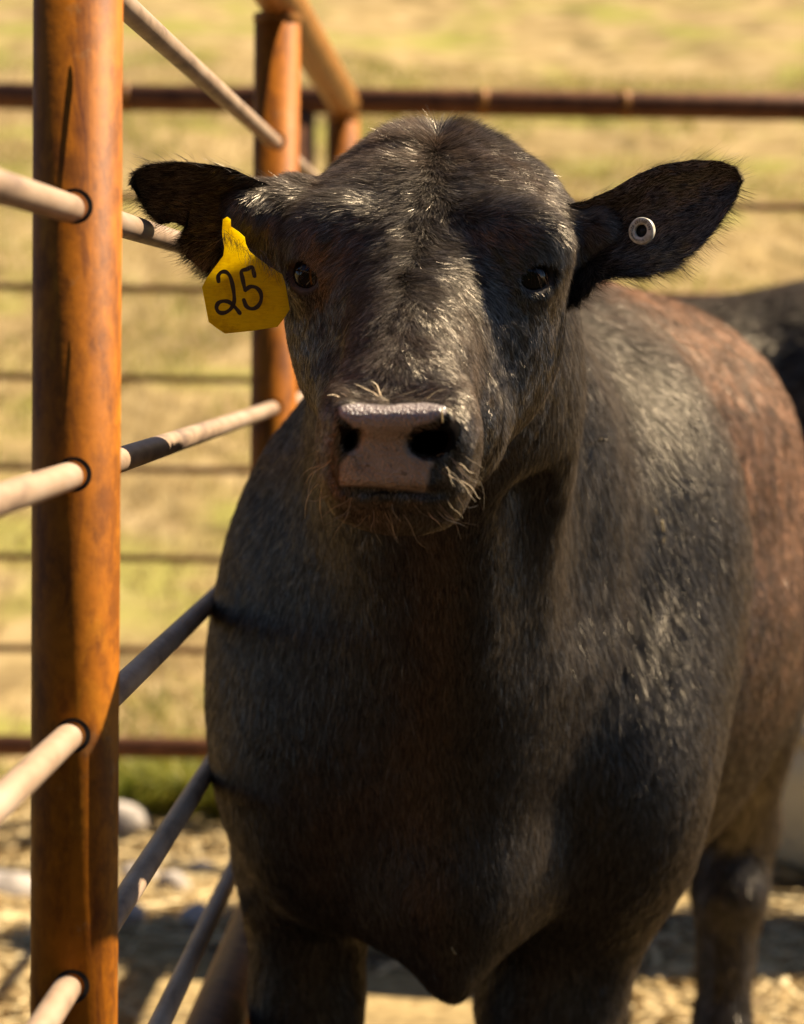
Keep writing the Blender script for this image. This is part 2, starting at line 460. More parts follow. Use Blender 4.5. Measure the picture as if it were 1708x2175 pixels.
def mat_ground():
    N = Nt('dry_ground'); g = N.add('ShaderNodeNewGeometry').outputs['Position']
    big = N.noise(g, 1.1, 3, 0.5, 0.3); mid = N.noise(g, 4.0, 4, 0.6); fin = N.noise(g, 26.0, 4, 0.65)
    dry = N.ramp(mid, [(0.3, (0.1584, 0.108, 0.04968)), (0.5, (0.3312, 0.2376, 0.1076)), (0.7, (0.432, 0.3168, 0.1656))])
    grn = N.ramp(fin, [(0.3, (0.1469, 0.1469, 0.03024)), (0.7, (0.3456, 0.3197, 0.07776))])
    pasture = N.mix(N.ramp(big, [(0.50, (0, 0, 0)), (0.62, (0.8, 0.8, 0.8))]), dry, grn)
    pasture = N.mix(N.ramp(N.noise(g, 2.3, 3, 0.5, 0.6), [(0.60, (0, 0, 0)), (0.70, (0.75, 0.75, 0.75))]), pasture, (0.10, 0.075, 0.03))
    soil_shade = N.ramp(mid, [(0.35, (0.03375, 0.02475, 0.0171)), (0.5, (0.09, 0.0675, 0.045)), (0.65, (0.153, 0.117, 0.0765))])  # bare soil; its dark patches also stand in for shadows on the floor
    straw = N.ramp(fin, [(0.3, (0.18, 0.12, 0.0525)), (0.6, (0.39, 0.285, 0.135))])
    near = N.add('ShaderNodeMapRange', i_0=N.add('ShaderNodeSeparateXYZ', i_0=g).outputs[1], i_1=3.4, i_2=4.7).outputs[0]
    straw = N.mix(near, (0.020, 0.016, 0.012), straw); soil_shade = N.mix(near, (0.018, 0.015, 0.012), soil_shade)  # ground in front darkened to cut bounce light onto the bull's chest
    pen = N.mix(N.ramp(N.noise(g, 2.0, 3, 0.55, 0.5), [(0.42, (0, 0, 0)), (0.52, (1, 1, 1))]), soil_shade, straw)
    y = N.add('ShaderNodeSeparateXYZ', i_0=g).outputs[1]
    y = N.math('ADD', y, N.math('MULTIPLY', N.noise(g, 1.7, 3), 0.5))
    k = N.add('ShaderNodeMapRange', i_0=y, i_1=6.55, i_2=6.8).outputs[0]
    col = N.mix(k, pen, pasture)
    col = N.mix(N.add('ShaderNodeMapRange', i_0=N.add('ShaderNodeSeparateXYZ', i_0=g).outputs[1], i_1=-3.5, i_2=-2.5, i_3=1.0, i_4=0.0).outputs[0], col, (0.016, 0.018, 0.009))  # dark tint of the added bank behind the camera, keeps its bounce low
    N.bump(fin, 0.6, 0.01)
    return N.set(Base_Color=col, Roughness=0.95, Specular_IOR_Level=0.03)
M_GROUND = mat_ground()
def mat_blade(name, cols, tr=0.35):
    N = Nt(name); r = N.add('ShaderNodeNewGeometry').outputs['Random Per Island']
    col = N.ramp(r, cols); N.set(Base_Color=col, Roughness=0.6)
    t = N.add('ShaderNodeBsdfTranslucent', i_Color=col); m = N.add('ShaderNodeMixShader', i_0=tr)
    N.put(m.inputs[1], N.b.outputs[0]); N.put(m.inputs[2], t.outputs[0]); N.put(N.out.inputs[0], m.outputs[0])
    return N.m
M_DRYG = mat_blade('dry_grass', [(0.0, (0.2489, 0.1684, 0.06149)), (0.5, (0.4099, 0.2928, 0.123)), (1.0, (0.4831, 0.3587, 0.1757))])
M_GRNG = mat_blade('green_grass', [(0.0, (0.126, 0.153, 0.018)), (0.6, (0.288, 0.279, 0.0315)), (1.0, (0.414, 0.351, 0.063))])
M_STRAW = mat_blade('straw', [(0.0, (0.2812, 0.1781, 0.06563)), (0.5, (0.5813, 0.4219, 0.1875)), (1.0, (0.7312, 0.5813, 0.3187))], 0.15)
def mat_stone():
    N = Nt('pale_stone'); v = N.coords('Object'); n = N.noise(v, 14, 5, 0.6)
    N.bump(n, 0.5, 0.01)
    return N.set(Base_Color=N.ramp(n, [(0.3, (0.22, 0.18, 0.15)), (0.6, (0.52, 0.45, 0.39))]), Roughness=0.85)
M_STONE = mat_stone()
def mat_tub():
    N = Nt('pale_tub_plastic'); n = N.noise(N.coords('Object'), 5, 4, 0.6)
    return N.set(Base_Color=N.ramp(n, [(0.3, (0.60, 0.53, 0.36)), (0.6, (0.74, 0.67, 0.48))]), Roughness=0.35)
M_TUB = mat_tub()

# ------------------------------------------------------------------ ground
rng = np.random.default_rng(7)
def wob(x, y, sc, seed):
    r = np.random.default_rng(seed); z = 0
    for _ in range(10):
        a = r.uniform(0, 2 * math.pi); k = sc * r.uniform(0.5, 1.6); z = z + np.sin((x * math.cos(a) + y * math.sin(a)) * k + r.uniform(0, 6.28))
    return z / 10
def ground_z(x, y):
    d = np.maximum(y - 6.9, 0)
    z = 0.30 * (np.sqrt(d * d + 0.36) - 0.6)
    z = z + wob(x, y, 3.0, 1) * 0.03 + wob(x, y, 9.0, 2) * 0.015
    z = z + np.clip(d / 2, 0, 1) * (wob(x, y, 1.6, 3) * 0.22 + wob(x, y, 5.0, 4) * 0.05)
    b = np.maximum(-3.0 - y, 0); z = z + 0.75 * (np.sqrt(b * b + 1) - 1)  # added unseen bank behind the camera, blocks sky light on the bull's chest
    return z
gx = np.r_[np.arange(-60, -6, 1.5), np.arange(-6, 8, 0.07), np.arange(8, 61, 1.5)]
gy = np.r_[np.arange(-20, 3, 1.0), np.arange(3, 24, 0.07), np.arange(24, 121, 2.0)]
GX, GY = np.meshgrid(gx, gy, indexing='ij')
GZ = ground_z(GX, GY)
idx = np.arange(GX.size).reshape(GX.shape)
GQ = np.stack([idx[:-1, :-1], idx[1:, :-1], idx[1:, 1:], idx[:-1, 1:]], -1).reshape(-1, 4)
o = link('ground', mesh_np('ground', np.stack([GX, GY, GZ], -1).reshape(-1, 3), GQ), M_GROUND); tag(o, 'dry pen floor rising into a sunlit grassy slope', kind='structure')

def blades(n, xs, ys, hmin, hmax, w, seed, mask=None, lean=0.6):
    r = np.random.default_rng(seed)
    x = xs[0] + (xs[1] - xs[0]) * r.random(n); y = ys[0] + (ys[1] - ys[0]) * r.random(n) ** 1.4
    if mask is not None:
        k = mask(x, y, r); x, y = x[k], y[k]; n = len(x)
    z = ground_z(x, y) - 0.005; h = r.uniform(hmin, hmax, n) ; a = r.uniform(0, 6.283, n)
    l = r.normal(0, lean, (n, 2)) * h[:, None]; dx, dy = np.cos(a) * w / 2, np.sin(a) * w / 2
    V = np.zeros((n, 5, 3))
    base = np.stack([x, y, z], 1)
    V[:, 0] = base - np.stack([dx, dy, 0 * x], 1); V[:, 1] = base + np.stack([dx, dy, 0 * x], 1)
    mid = base + np.stack([l[:, 0] * 0.35, l[:, 1] * 0.35, h * 0.6], 1)
    V[:, 2] = mid + np.stack([dx, dy, 0 * x], 1) * 0.7; V[:, 3] = mid - np.stack([dx, dy, 0 * x], 1) * 0.7
    V[:, 4] = base + np.stack([l[:, 0], l[:, 1], h * 0.95], 1)
    b = np.arange(n)[:, None] * 5
    T = np.concatenate([b + np.array([0, 1, 2]), b + np.array([0, 2, 3]), b + np.array([3, 2, 4])])
    return V.reshape(-1, 3), T
gm = lambda s0, th: (lambda x, y, r: wob(x, y, 1.5, s0) + r.normal(0, 0.08, len(x)) > th)
def fan(x, y): return np.abs(x) < 0.3 + y * 0.24
V, T = blades(60000, (-4.5, 4.5), (6.75, 18.5), 0.02, 0.07, 0.010, 11, lambda x, y, r: fan(x, y) & (wob(x, y, 2.2, 5) + wob(x, y, 5, 17) * .6 + r.normal(0, 0.05, len(x)) < 0.16))
tag(link('dry_grass', mesh_np('dry_grass', V, T, False), M_DRYG), 'short sun-bleached grass covering the slope beyond the far fence', 'grass', kind='stuff')
V, T = blades(60000, (-4.5, 4.5), (6.7, 18.5), 0.02, 0.08, 0.011, 12, lambda x, y, r: fan(x, y) & (wob(x, y, 1.5, 5) + wob(x, y, 4, 15) * .6 + r.normal(0, 0.05, len(x)) > 0.04))
V2_, T2_ = blades(26000, (-4.5, 4.5), (7.0, 18.5), 0.06, 0.15, 0.012, 14, lambda x, y, r: fan(x, y) & (wob(x, y, 3.2, 25) + r.normal(0, 0.04, len(x)) > 0.30))
T = np.concatenate([T, T2_ + len(V)]); V = np.concatenate([V, V2_])
tag(link('green_grass', mesh_np('green_grass', V, T, False), M_GRNG), 'green grass patches growing among the dry grass on the slope', 'grass', kind='stuff')
V, T = blades(5000, (-0.75, 0.1), (6.25, 6.7), 0.05, 0.20, 0.014, 13)
tag(link('weeds', mesh_np('weeds', V, T, False), M_GRNG), 'green weeds growing under the bottom rail of the far fence', 'weeds', kind='stuff')
# straw litter: flat curved strips lying about
def straw(n, seed):
    r = np.random.default_rng(seed)
    x = r.uniform(-1.5, 1.9, n); y = 6.7 - 3.6 * r.random(n) ** 1.25
    k = (wob(x, y, 4.0, 21) + r.normal(0, 0.10, n)) > -0.06; x, y = x[k], y[k]; n = len(x)
    L = r.uniform(0.03, 0.16, n); a = r.uniform(0, 6.283, n); w = r.uniform(0.002, 0.005, n); b = r.normal(0, 0.25, n)
    lift = r.uniform(0.002, 0.03, n); tz = r.normal(0, 0.15, n); P5 = []
    for t in (-0.5, 0, 0.5):
        px = x + np.cos(a) * L * t - np.sin(a) * L * b * (0.25 - t * t); py = y + np.sin(a) * L * t + np.cos(a) * L * b * (0.25 - t * t)
        pz = ground_z(x, y) + lift + L * t * tz
        for s in (-1, 1): P5.append(np.stack([px - np.sin(a) * w * s, py + np.cos(a) * w * s, pz + w * 0.4 * s], 1))
    V = np.stack(P5, 1); bb = np.arange(n)[:, None] * 6
    Q = np.concatenate([bb + np.array([0, 2, 3, 1]), bb + np.array([2, 4, 5, 3])])
    return V.reshape(-1, 3), Q
V, Q = straw(46000, 31)
tag(link('straw_litter', mesh_np('straw_litter', V, Q, False), M_STRAW), 'loose golden straw scattered over the pen floor', 'straw', kind='stuff')

# ------------------------------------------------------------------ stones and tub
def stone(px, py, w, h, label, seed):
    d = 1.3 * FPX / (py - 712.0)
    x = (px - 854.0) / FPX * d; y = d
    G = Field(np.linspace(-1.3, 1.3, 26), np.linspace(-1.3, 1.3, 26), np.linspace(-1.0, 1.3, 24))
    r = np.random.default_rng(seed)
    G.ell((0, 0, 0), (0.9, 0.8, 0.8), 0.1)
    for _ in range(5): G.ell(r.uniform(-0.45, 0.45, 3), r.uniform(0.35, 0.6, 3), 0.3)
    V, Q = G.mesh(2)
    V = V * np.array([w / 2, w / 2 * 0.8, h]) * np.array([1, 1, 1])
    V = V + np.array([x, y, float(ground_z(np.array(x), np.array(y))) + h * 0.15])
    o = link('stone', mesh_np('stone', V, Q), M_STONE)
    tag(o, label, 'stone', 'pale stones on the pen floor')
stone(265, 1800, 0.15, 0.09, 'large pale stone just right of the near post under the far fence', 1)
stone(300, 1900, 0.13, 0.05, 'flat whitish stone below the large pale stone by the near post', 2)
stone(372, 1925, 0.09, 0.06, 'small rounded whitish stone between the two lowest near rods', 3)
stone(262, 1990, 0.12, 0.05, 'whitish stone touching the near post edge, lowest of the stones there', 4)
stone(425, 1985, 0.10, 0.05, 'pale stone beside the bull foreleg behind the lowest rod', 5)
stone(20, 1935, 0.20, 0.07, 'wide pale stone at the left picture edge left of the near post', 6)
stone(430, 1880, 0.10, 0.04, 'faint pinkish stone close to the bull shoulder above the lowest rod', 8)

def lathe(name, prof, mat, loc, n=72, parent=None):
    a = np.linspace(0, 2 * math.pi, n, endpoint=False); prof = np.array(prof)
    V = np.stack([prof[:, 0][:, None] * np.cos(a), prof[:, 0][:, None] * np.sin(a), np.repeat(prof[:, 1][:, None], n, 1)], -1).reshape(-1, 3) + np.array(loc)
    i = np.arange(len(prof) * n).reshape(len(prof), n); j = np.roll(i, -1, 1)
    Q = np.stack([i[:-1], j[:-1], j[1:], i[1:]], -1).reshape(-1, 4)
    return link(name, mesh_np(name, V, Q), mat, parent)
t = empty('stock_tub', (1.29, 6.05, 0)); tag(t, 'pale tan round stock tub on the straw behind the bull hind leg', 'tub')
lathe('tub_body', [(0.0, 0.0), (0.36, 0.0), (0.395, 0.03), (0.41, 0.10), (0.42, 0.22), (0.415, 0.31), (0.40, 0.335), (0.385, 0.31), (0.38, 0.10), (0.34, 0.06), (0.0, 0.06)], M_TUB, (1.29, 6.05, 0.0), parent=t)
lathe('rim', [(0.40, 0.325), (0.425, 0.335), (0.432, 0.35), (0.425, 0.365), (0.40, 0.37), (0.378, 0.36), (0.375, 0.335), (0.40, 0.325)], M_TUB, (1.29, 6.05, 0.0), parent=t)

# ------------------------------------------------------------------ fences
def tube(a, b, r, n=28, seg=1, cap=True, bend=0.0):
    a = np.array(a, float); b = np.array(b, float); d = b - a; L = np.linalg.norm(d); d /= L
    u = np.cross(d, [0, 0, 1.0]); u = u / np.linalg.norm(u) if np.linalg.norm(u) > 1e-4 else np.array([1.0, 0, 0]); v = np.cross(d, u)
    t = np.linspace(0, 1, seg + 1); ang = np.linspace(0, 2 * math.pi, n, endpoint=False)
    ctr = a + np.outer(t, b - a) + np.outer(np.sin(t * math.pi) * bend, [0, 0, -1.0])
    V = ctr[:, None] + r * (np.cos(ang)[None, :, None] * u + np.sin(ang)[None, :, None] * v)
    V = V.reshape(-1, 3); i = np.arange((seg + 1) * n).reshape(seg + 1, n); j = np.roll(i, -1, 1)
    Q = np.stack([i[:-1], j[:-1], j[1:], i[1:]], -1).reshape(-1, 4)
    if cap:
        c0, c1 = len(V), len(V) + 1; V = np.concatenate([V, [a, b]])
        Q = np.concatenate([Q, np.stack([j[0], i[0], np.full(n, c0), np.full(n, c0)], 1), np.stack([i[-1], j[-1], np.full(n, c1), np.full(n, c1)], 1)])
    return V, Q
def mesh_vf(name, parts, smooth=True):
    V = []; F = []; o = 0
    for v, q in parts:
        V += v.tolist(); F += [[x + o for x in dict.fromkeys(f)] for f in q.tolist()]; o += len(v)
    me = bpy.data.meshes.new(name); me.from_pydata(V, [], F); me.update()
    me.polygons.foreach_set('use_smooth', [smooth and len(p.vertices) == 4 for p in me.polygons])
    return me
def pipe(name, a, b, r, mat, parent, **kw): return link(name, mesh_vf(name, [tube(a, b, r, **kw)]), mat, parent)

VX, VY = 1030.0, 713.0
D1 = 1.85; FS = 1.85 / 1.66
def line_at(y):                                      # near fence line
    return -0.1352 * D1 + (y - D1) * ((VX - 854.0) / FPX)
near = empty('pen_fence', (line_at(D1), D1, 0)); tag(near, 'rusty steel pipe fence with pale rods running away beside the bull on the left', 'fence')
PR = 0.0303 * FS
posts_y = (D1, 3.2 * FS, 4.64 * FS)
zt = 1.30 + 0.443 * FS
roll_dx = 0.0
for i, y in enumerate(posts_y):
    x = line_at(y)
    top = zt - PR * 0.9 if i else 1.95
    if i == 0: top = zt - PR * 0.9
    p = pipe('post', (x, y, -0.05), (x, y, top), PR, M_POST, near, n=56)
    if i == 0: p['label'] = 'thick orange rusty post, nearest to the camera'
ROD_Z = [1.30 + v * FS for v in (0.2495, 0.083, -0.097, -0.275, -0.449, -0.612)]
RR = 0.0098 * FS
def seg_pts(y0, y1, z): return (line_at(y0), y0, z), (line_at(y1), y1, z)
for z in ROD_Z:
    a, b = seg_pts(0.5, 4.64 * FS, z)
    pipe('rod', a, b, RR, M_ROD, near, n=20, seg=24, bend=0.002)
    for y in posts_y[:2]:
        a, b = seg_pts(y - PR - 0.0010, y + PR + 0.0010, z)
        # dark gap of the drilled hole round the rod, hugging the pipe wall
        for s in (-1, 1):
            n = 40; ang = np.linspace(0, 2 * math.pi, n, endpoint=False); V = []
            for rr in (RR * 0.98, RR + 0.0024):
                ox = rr * np.cos(ang) + (0.0026 if rr > RR else 0.0015); oz = rr * np.sin(ang) + (0.0002 if rr > RR else 0)
                yy = np.sqrt(np.maximum(PR ** 2 - ox ** 2, 0)) + 0.0006
                V.append(np.stack([line_at(y) + ox, y + s * yy, z + oz], 1))
            V = np.concatenate(V); i0 = np.arange(n); j0 = np.roll(i0, -1)
            Q = np.stack([i0, j0, j0 + n, i0 + n], 1)
            if s > 0: Q = Q[:, ::-1]
            h = link('rod_hole', mesh_np('rod_hole', V, Q), M_HOLE, near)
# top rail, its end corner, bottom pipe
a, b = seg_pts(0.35, 4.64 * FS, zt); pipe('top_rail', a, b, PR, M_TOP, near, n=40)
a, b = seg_pts(0.5, 4.6 * FS, 1.30 - 0.744 * FS); pipe('bottom_rail', a, b, PR, M_RAIL, near, n=40)
corner = link('rail_corner', mesh_vf('rail_corner', [tube((line_at(5.17), 5.13, zt), (line_at(5.17), 4.64 * FS + PR * 0.98, zt), PR * 1.012, 32)]), M_TOP, near)
weld = []
for y in posts_y[1:]:
    ang = np.linspace(0, 2 * math.pi, 40, endpoint=False)
    V = np.concatenate([np.stack([line_at(y) + (PR + e) * np.cos(ang), y + (PR + e) * np.sin(ang), np.full(40, zz)], 1) for e, zz in ((0.0004, zt - PR - 0.010), (0.0018, zt - PR - 0.005), (0.0012, zt - PR + 0.004))])
    i0 = np.arange(40); j0 = np.roll(i0, -1)
    Q = np.concatenate([np.stack([i0, j0, j0 + 40, i0 + 40], 1), np.stack([i0 + 40, j0 + 40, j0 + 80, i0 + 80], 1)])
    link('weld_bead', mesh_np('weld_bead', V, Q), M_TOP, near)

FY = 6.2
far = empty('boundary_fence', (0, FY, 0)); tag(far, 'dark rusty pipe fence crossing behind the bull at the foot of the slope', 'fence')
def zfar(py): return 1.30 + (713 - py) / FPX * FY
pipe('top_rail', (-2.6, FY, zfar(222)), (3.6, FY, zfar(224)), 0.0345, M_RAIL, far, n=36)
pipe('bottom_rail', (-2.6, FY, zfar(1602)), (3.6, FY, zfar(1604)), 0.029, M_RAIL, far, n=36)
for k, py in enumerate((432, 622, 812, 1005, 1195, 1392)):
    pipe('rod', (-2.6, FY, zfar(py)), (3.6, FY, zfar(py)), 0.0095, M_RAIL, far, n=14)
for x in (-2.55, (634 - 854) / FPX * FY, 1.85, 3.55):
    pipe('post', (x, FY, -0.05), (x, FY, zfar(222) - 0.028), 0.0303, M_RAIL, far, n=36)
for x in (-0.72, 0.19, 0.55):
    pipe('clamp', (x - 0.012, FY, zfar(223)), (x + 0.012, FY, zfar(223)), 0.0365, M_TOP, far, n=30)
# ------------------------------------------------------------------ the bull
PAD_Z0, PAD_Z1 = float(P(830, 930, 1.9)[2]), float(P(830, 885, 1.9)[2])
def mat_coat(name, bleach=True):
    N = Nt(name); v = N.coords('Object')
    n = N.noise(v, 35, 4)
    at = N.add('ShaderNodeAttribute', attribute_name='pad').outputs['Fac']
    bl = N.add('ShaderNodeAttribute', attribute_name='bleach').outputs['Fac']
    coat = N.ramp(n, [(0.3, (0.005, 0.004, 0.003)), (0.7, (0.010, 0.008, 0.006))])
    coat = N.mix(bl, coat, (0.10, 0.045, 0.022))
    fin = N.noise(v, 420, 3, 0.6); vor = N.add('ShaderNodeTexVoronoi', i_Vector=v, i_Scale=380.0, feature='F1')
    skin = N.ramp(N.noise(v, 60, 5, 0.65), [(0.25, (0.20, 0.135, 0.10)), (0.5, (0.42, 0.305, 0.225)), (0.75, (0.52, 0.39, 0.29))])
    skin = N.mix(N.ramp(N.noise(v, 150, 3), [(0.60, (0, 0, 0)), (0.68, (0.7, 0.7, 0.7))]), skin, (0.10, 0.055, 0.03))
    zz = N.add('ShaderNodeSeparateXYZ', i_0=N.add('ShaderNodeNewGeometry').outputs['Position']).outputs[2]
    skin = N.mix(N.add('ShaderNodeMapRange', i_0=zz, i_1=PAD_Z0, i_2=PAD_Z1).outputs[0], skin, N.mix(0.6, skin, (0.34, 0.29, 0.29)))
    col = N.mix(at, coat, skin)
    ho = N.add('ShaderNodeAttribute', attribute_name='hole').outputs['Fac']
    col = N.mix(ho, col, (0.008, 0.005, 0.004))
    h = N.math('ADD', N.math('MULTIPLY', vor.outputs[0], 0.8), fin)
    h = N.math('MULTIPLY', h, at)
    N.bump(h, 0.7, 0.0025)
    rough = N.add('ShaderNodeMapRange', i_0=at, i_3=0.75, i_4=0.27).outputs[0]
    return N.set(Base_Color=col, Roughness=rough, Specular_IOR_Level=N.add('ShaderNodeMapRange', i_0=at, i_3=0.04, i_4=0.6).outputs[0], Coat_Weight=N.math('MULTIPLY', at, 0.7), Coat_Roughness=0.22)
M_COAT = mat_coat('black_coat_skin')
def mat_hair(name, base, tip, brown, rough=0.14, radial=0.7, sheen=0.010, spec_l=0.125, grough=0.38):
    N = Nt(name); N.n.remove(N.b)
    h = N.add('ShaderNodeBsdfHair', component='Reflection')
    info = N.add('ShaderNodeHairInfo')
    g = N.add('ShaderNodeNewGeometry').outputs['Position']
    col = N.mix(info.outputs['Intercept'], base, tip)
    rn = N.add('ShaderNodeMapRange', i_0=N.math('POWER', info.outputs['Random'], 2.0), i_3=0.3, i_4=2.4).outputs[0]
    bl = N.add('ShaderNodeAttribute', attribute_name='bleach').outputs['Fac']
    patch = N.ramp(N.noise(g, 22, 4, 0.6), [(0.35, (0.30, 0.26, 0.24)), (0.62, (1.1, 1.0, 0.95))])
    b2 = N.mix(1.0, patch, brown, 'MULTIPLY')
    col = N.mix(bl, col, b2)
    col = N.mix(1.0, col, rn, 'MULTIPLY')
    spec = N.mix(bl, (sheen, sheen * 0.93, sheen * 0.84), (sheen * 1.1, sheen * 0.8, sheen * 0.6))
    rs = N.add('ShaderNodeMapRange', i_0=N.math('POWER', info.outputs['Random'], 3.0), i_3=0.4, i_4=2.8).outputs[0]
    N.put(h.inputs['Color'], N.mix(1.0, spec, rs, 'MULTIPLY'))
    h.inputs['RoughnessU'].default_value = rough
    h.inputs['RoughnessV'].default_value = radial
    rn_ = N.add('ShaderNodeAttribute', attribute_name='rootn').outputs['Vector']
    df0 = N.add('ShaderNodeBsdfDiffuse', i_Color=col, i_Normal=rn_)
    gl = N.add('ShaderNodeBsdfAnisotropic', i_Color=N.mix(1.0, (spec_l, spec_l * 0.86, spec_l * 0.68), rs, 'MULTIPLY'), i_Roughness=grough, i_Normal=rn_)
    inv = N.add('ShaderNodeVectorMath', operation='SCALE', i_0=rn_); inv.inputs['Scale'].default_value = -1.0
    df1 = N.add('ShaderNodeBsdfTranslucent', i_Color=col, i_Normal=inv.outputs[0])
    dsum = N.add('ShaderNodeAddShader'); N.put(dsum.inputs[0], df0.outputs[0]); N.put(dsum.inputs[1], df1.outputs[0])
    dfl = N.add('ShaderNodeAddShader'); N.put(dfl.inputs[0], dsum.outputs[0]); N.put(dfl.inputs[1], gl.outputs[0])
    ad = N.add('ShaderNodeAddShader'); N.put(ad.inputs[0], h.outputs[0]); N.put(ad.inputs[1], dfl.outputs[0])
    N.put(N.out.inputs[0], ad.outputs[0])
    return N.m
M_FUR = mat_hair('black_hair', (0.002, 0.0017, 0.0014), (0.036, 0.027, 0.020), (0.14, 0.080, 0.048))
M_FURB = mat_hair('black_body_hair', (0.0015, 0.0012, 0.0010), (0.027, 0.0205, 0.015), (0.145, 0.080, 0.047), grough=0.44, spec_l=0.105)
M_WHISK = mat_hair('pale_whisker', (0.30, 0.22, 0.14), (0.55, 0.44, 0.30), (0.2, 0.1, 0.05), 0.3, 0.7, 0.10, 0.12)
N = Nt('eye_wet'); v = N.coords('Object'); M_EYE = N.set(Base_Color=(0.008, 0.004, 0.002), Roughness=0.03, IOR=1.42)

G = bull_field(); V, Q = G.mesh(2)
def grad(F, pts):
    # normals from the field by finite differences with trilinear sampling
    ax = (F.x, F.y, F.z)
    def samp(p):
        ii = []; tt = []
        for q in range(3):
            i = np.clip(np.searchsorted(ax[q], p[:, q]) - 1, 0, len(ax[q]) - 2)
            ii.append(i); tt.append(np.clip((p[:, q] - ax[q][i]) / (ax[q][i + 1] - ax[q][i]), 0, 1))
        out = 0
        for a in (0, 1):
            for b in (0, 1):
                for c in (0, 1):
                    w = (tt[0] if a else 1 - tt[0]) * (tt[1] if b else 1 - tt[1]) * (tt[2] if c else 1 - tt[2])
                    out = out + w * F.F[ii[0] + a, ii[1] + b, ii[2] + c]
        return out
    e = 0.004; g = np.zeros_like(pts)
    for q in range(3):
        d = np.zeros(3); d[q] = e; g[:, q] = samp(pts + d) - samp(pts - d)
    return g / (np.linalg.norm(g, axis=1)[:, None] + 1e-9)
eL = ear_sheet(EAR_L['top'], EAR_L['bot'], 0.020, 0.011); eR = ear_sheet(EAR_R['top'], EAR_R['bot'], 0.030, 0.011)
nb = len(V)
allV = np.concatenate([V, eL[0], eR[0]]); allQ = np.concatenate([Q, eL[1] + nb, eR[1] + nb + len(eL[0])])
bull = empty('bull', (0.1, 2.9, 0)); tag(bull, 'black bull with a yellow numbered tag in its torn ear facing the camera', 'bull')
me = mesh_np('body', allV, allQ)
pj = proj(allV)
def poly_sd(p, poly):
    """signed distance in photo pixels, negative inside"""
    poly = np.array(poly, float); n = len(poly); d = np.full(len(p), 1e9); ins = np.zeros(len(p), bool)
    for i in range(n):
        a, b = poly[i], poly[(i + 1) % n]; ab = b - a
        t = np.clip(((p - a) @ ab) / (ab @ ab), 0, 1); d = np.minimum(d, np.linalg.norm(p - a - t[:, None] * ab, axis=1))
        c = ((a[1] > p[:, 1]) != (b[1] > p[:, 1])) & (p[:, 0] < (b[0] - a[0]) * (p[:, 1] - a[1]) / (b[1] - a[1] + 1e-9) + a[0]); ins ^= c
    return np.where(ins, -d, d)
PAD = [(720, 862), (760, 856), (830, 860), (900, 855), (944, 862), (948, 880), (915, 898), (880, 908), (864, 930), (868, 955), (890, 974), (925, 980), (914, 1000), (908, 1046), (830, 1037), (775, 1033), (718, 1032), (722, 985), (740, 962), (757, 946), (759, 922), (746, 902), (722, 884)]
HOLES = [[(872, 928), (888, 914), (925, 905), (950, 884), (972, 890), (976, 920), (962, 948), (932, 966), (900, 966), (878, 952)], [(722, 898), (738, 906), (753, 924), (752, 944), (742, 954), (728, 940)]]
front = (pj[:, 2] < 2.02) & (np.arange(len(allV)) < nb)
pad = np.zeros(len(allV)); sd = poly_sd(pj[front, :2], PAD); pad[front] = np.clip(0.5 - sd / 7, 0, 1)
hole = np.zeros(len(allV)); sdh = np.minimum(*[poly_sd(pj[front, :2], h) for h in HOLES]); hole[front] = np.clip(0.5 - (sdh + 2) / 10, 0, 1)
eyed0 = np.minimum(np.linalg.norm(allV - np.array(EYE_L), axis=1), np.linalg.norm(allV - np.array(EYE_R), axis=1))
pad = np.maximum(pad, 0.22 * np.clip((EYE_RAD + 0.006 - eyed0) / 0.003, 0, 1))
rel = allV[:, :2] - BO; aB = rel[:, 0] * math.sin(BYAW) + rel[:, 1] * math.cos(BYAW)
bleach = np.clip((aB - 0.10) / 0.35, 0, 1) * np.clip((allV[:, 2] - 0.74) / 0.35, 0, 1)
bleach = bleach * (0.80 + 0.35 * np.clip(wob(aB * 1.0, allV[:, 2] * 1.0, 12, 44) * 3, -1, 1))
bleach = np.clip(bleach, 0, 1) * np.where(np.arange(len(allV)) < nb, 1, 0)
for nm, arr in (('pad', pad), ('hole', hole), ('bleach', bleach)):
    at = me.attributes.new(nm, 'FLOAT', 'POINT'); at.data.foreach_set('value', arr.astype(np.float32))
body = link('body', me, M_COAT, bull)
for c in (EYE_L, EYE_R):
    bm = bmesh.new(); bmesh.ops.create_uvsphere(bm, u_segments=40, v_segments=24, radius=EYE_RAD); m2 = bpy.data.meshes.new('eyeball')
    for f in bm.faces: f.smooth = True
    bm.to_mesh(m2); bm.free(); e = link('eyeball', m2, M_EYE); e.location = Vector(c) + Vector((0, 0.001, 0)); e.parent = bull; e.matrix_parent_inverse = bull.matrix_world.inverted()

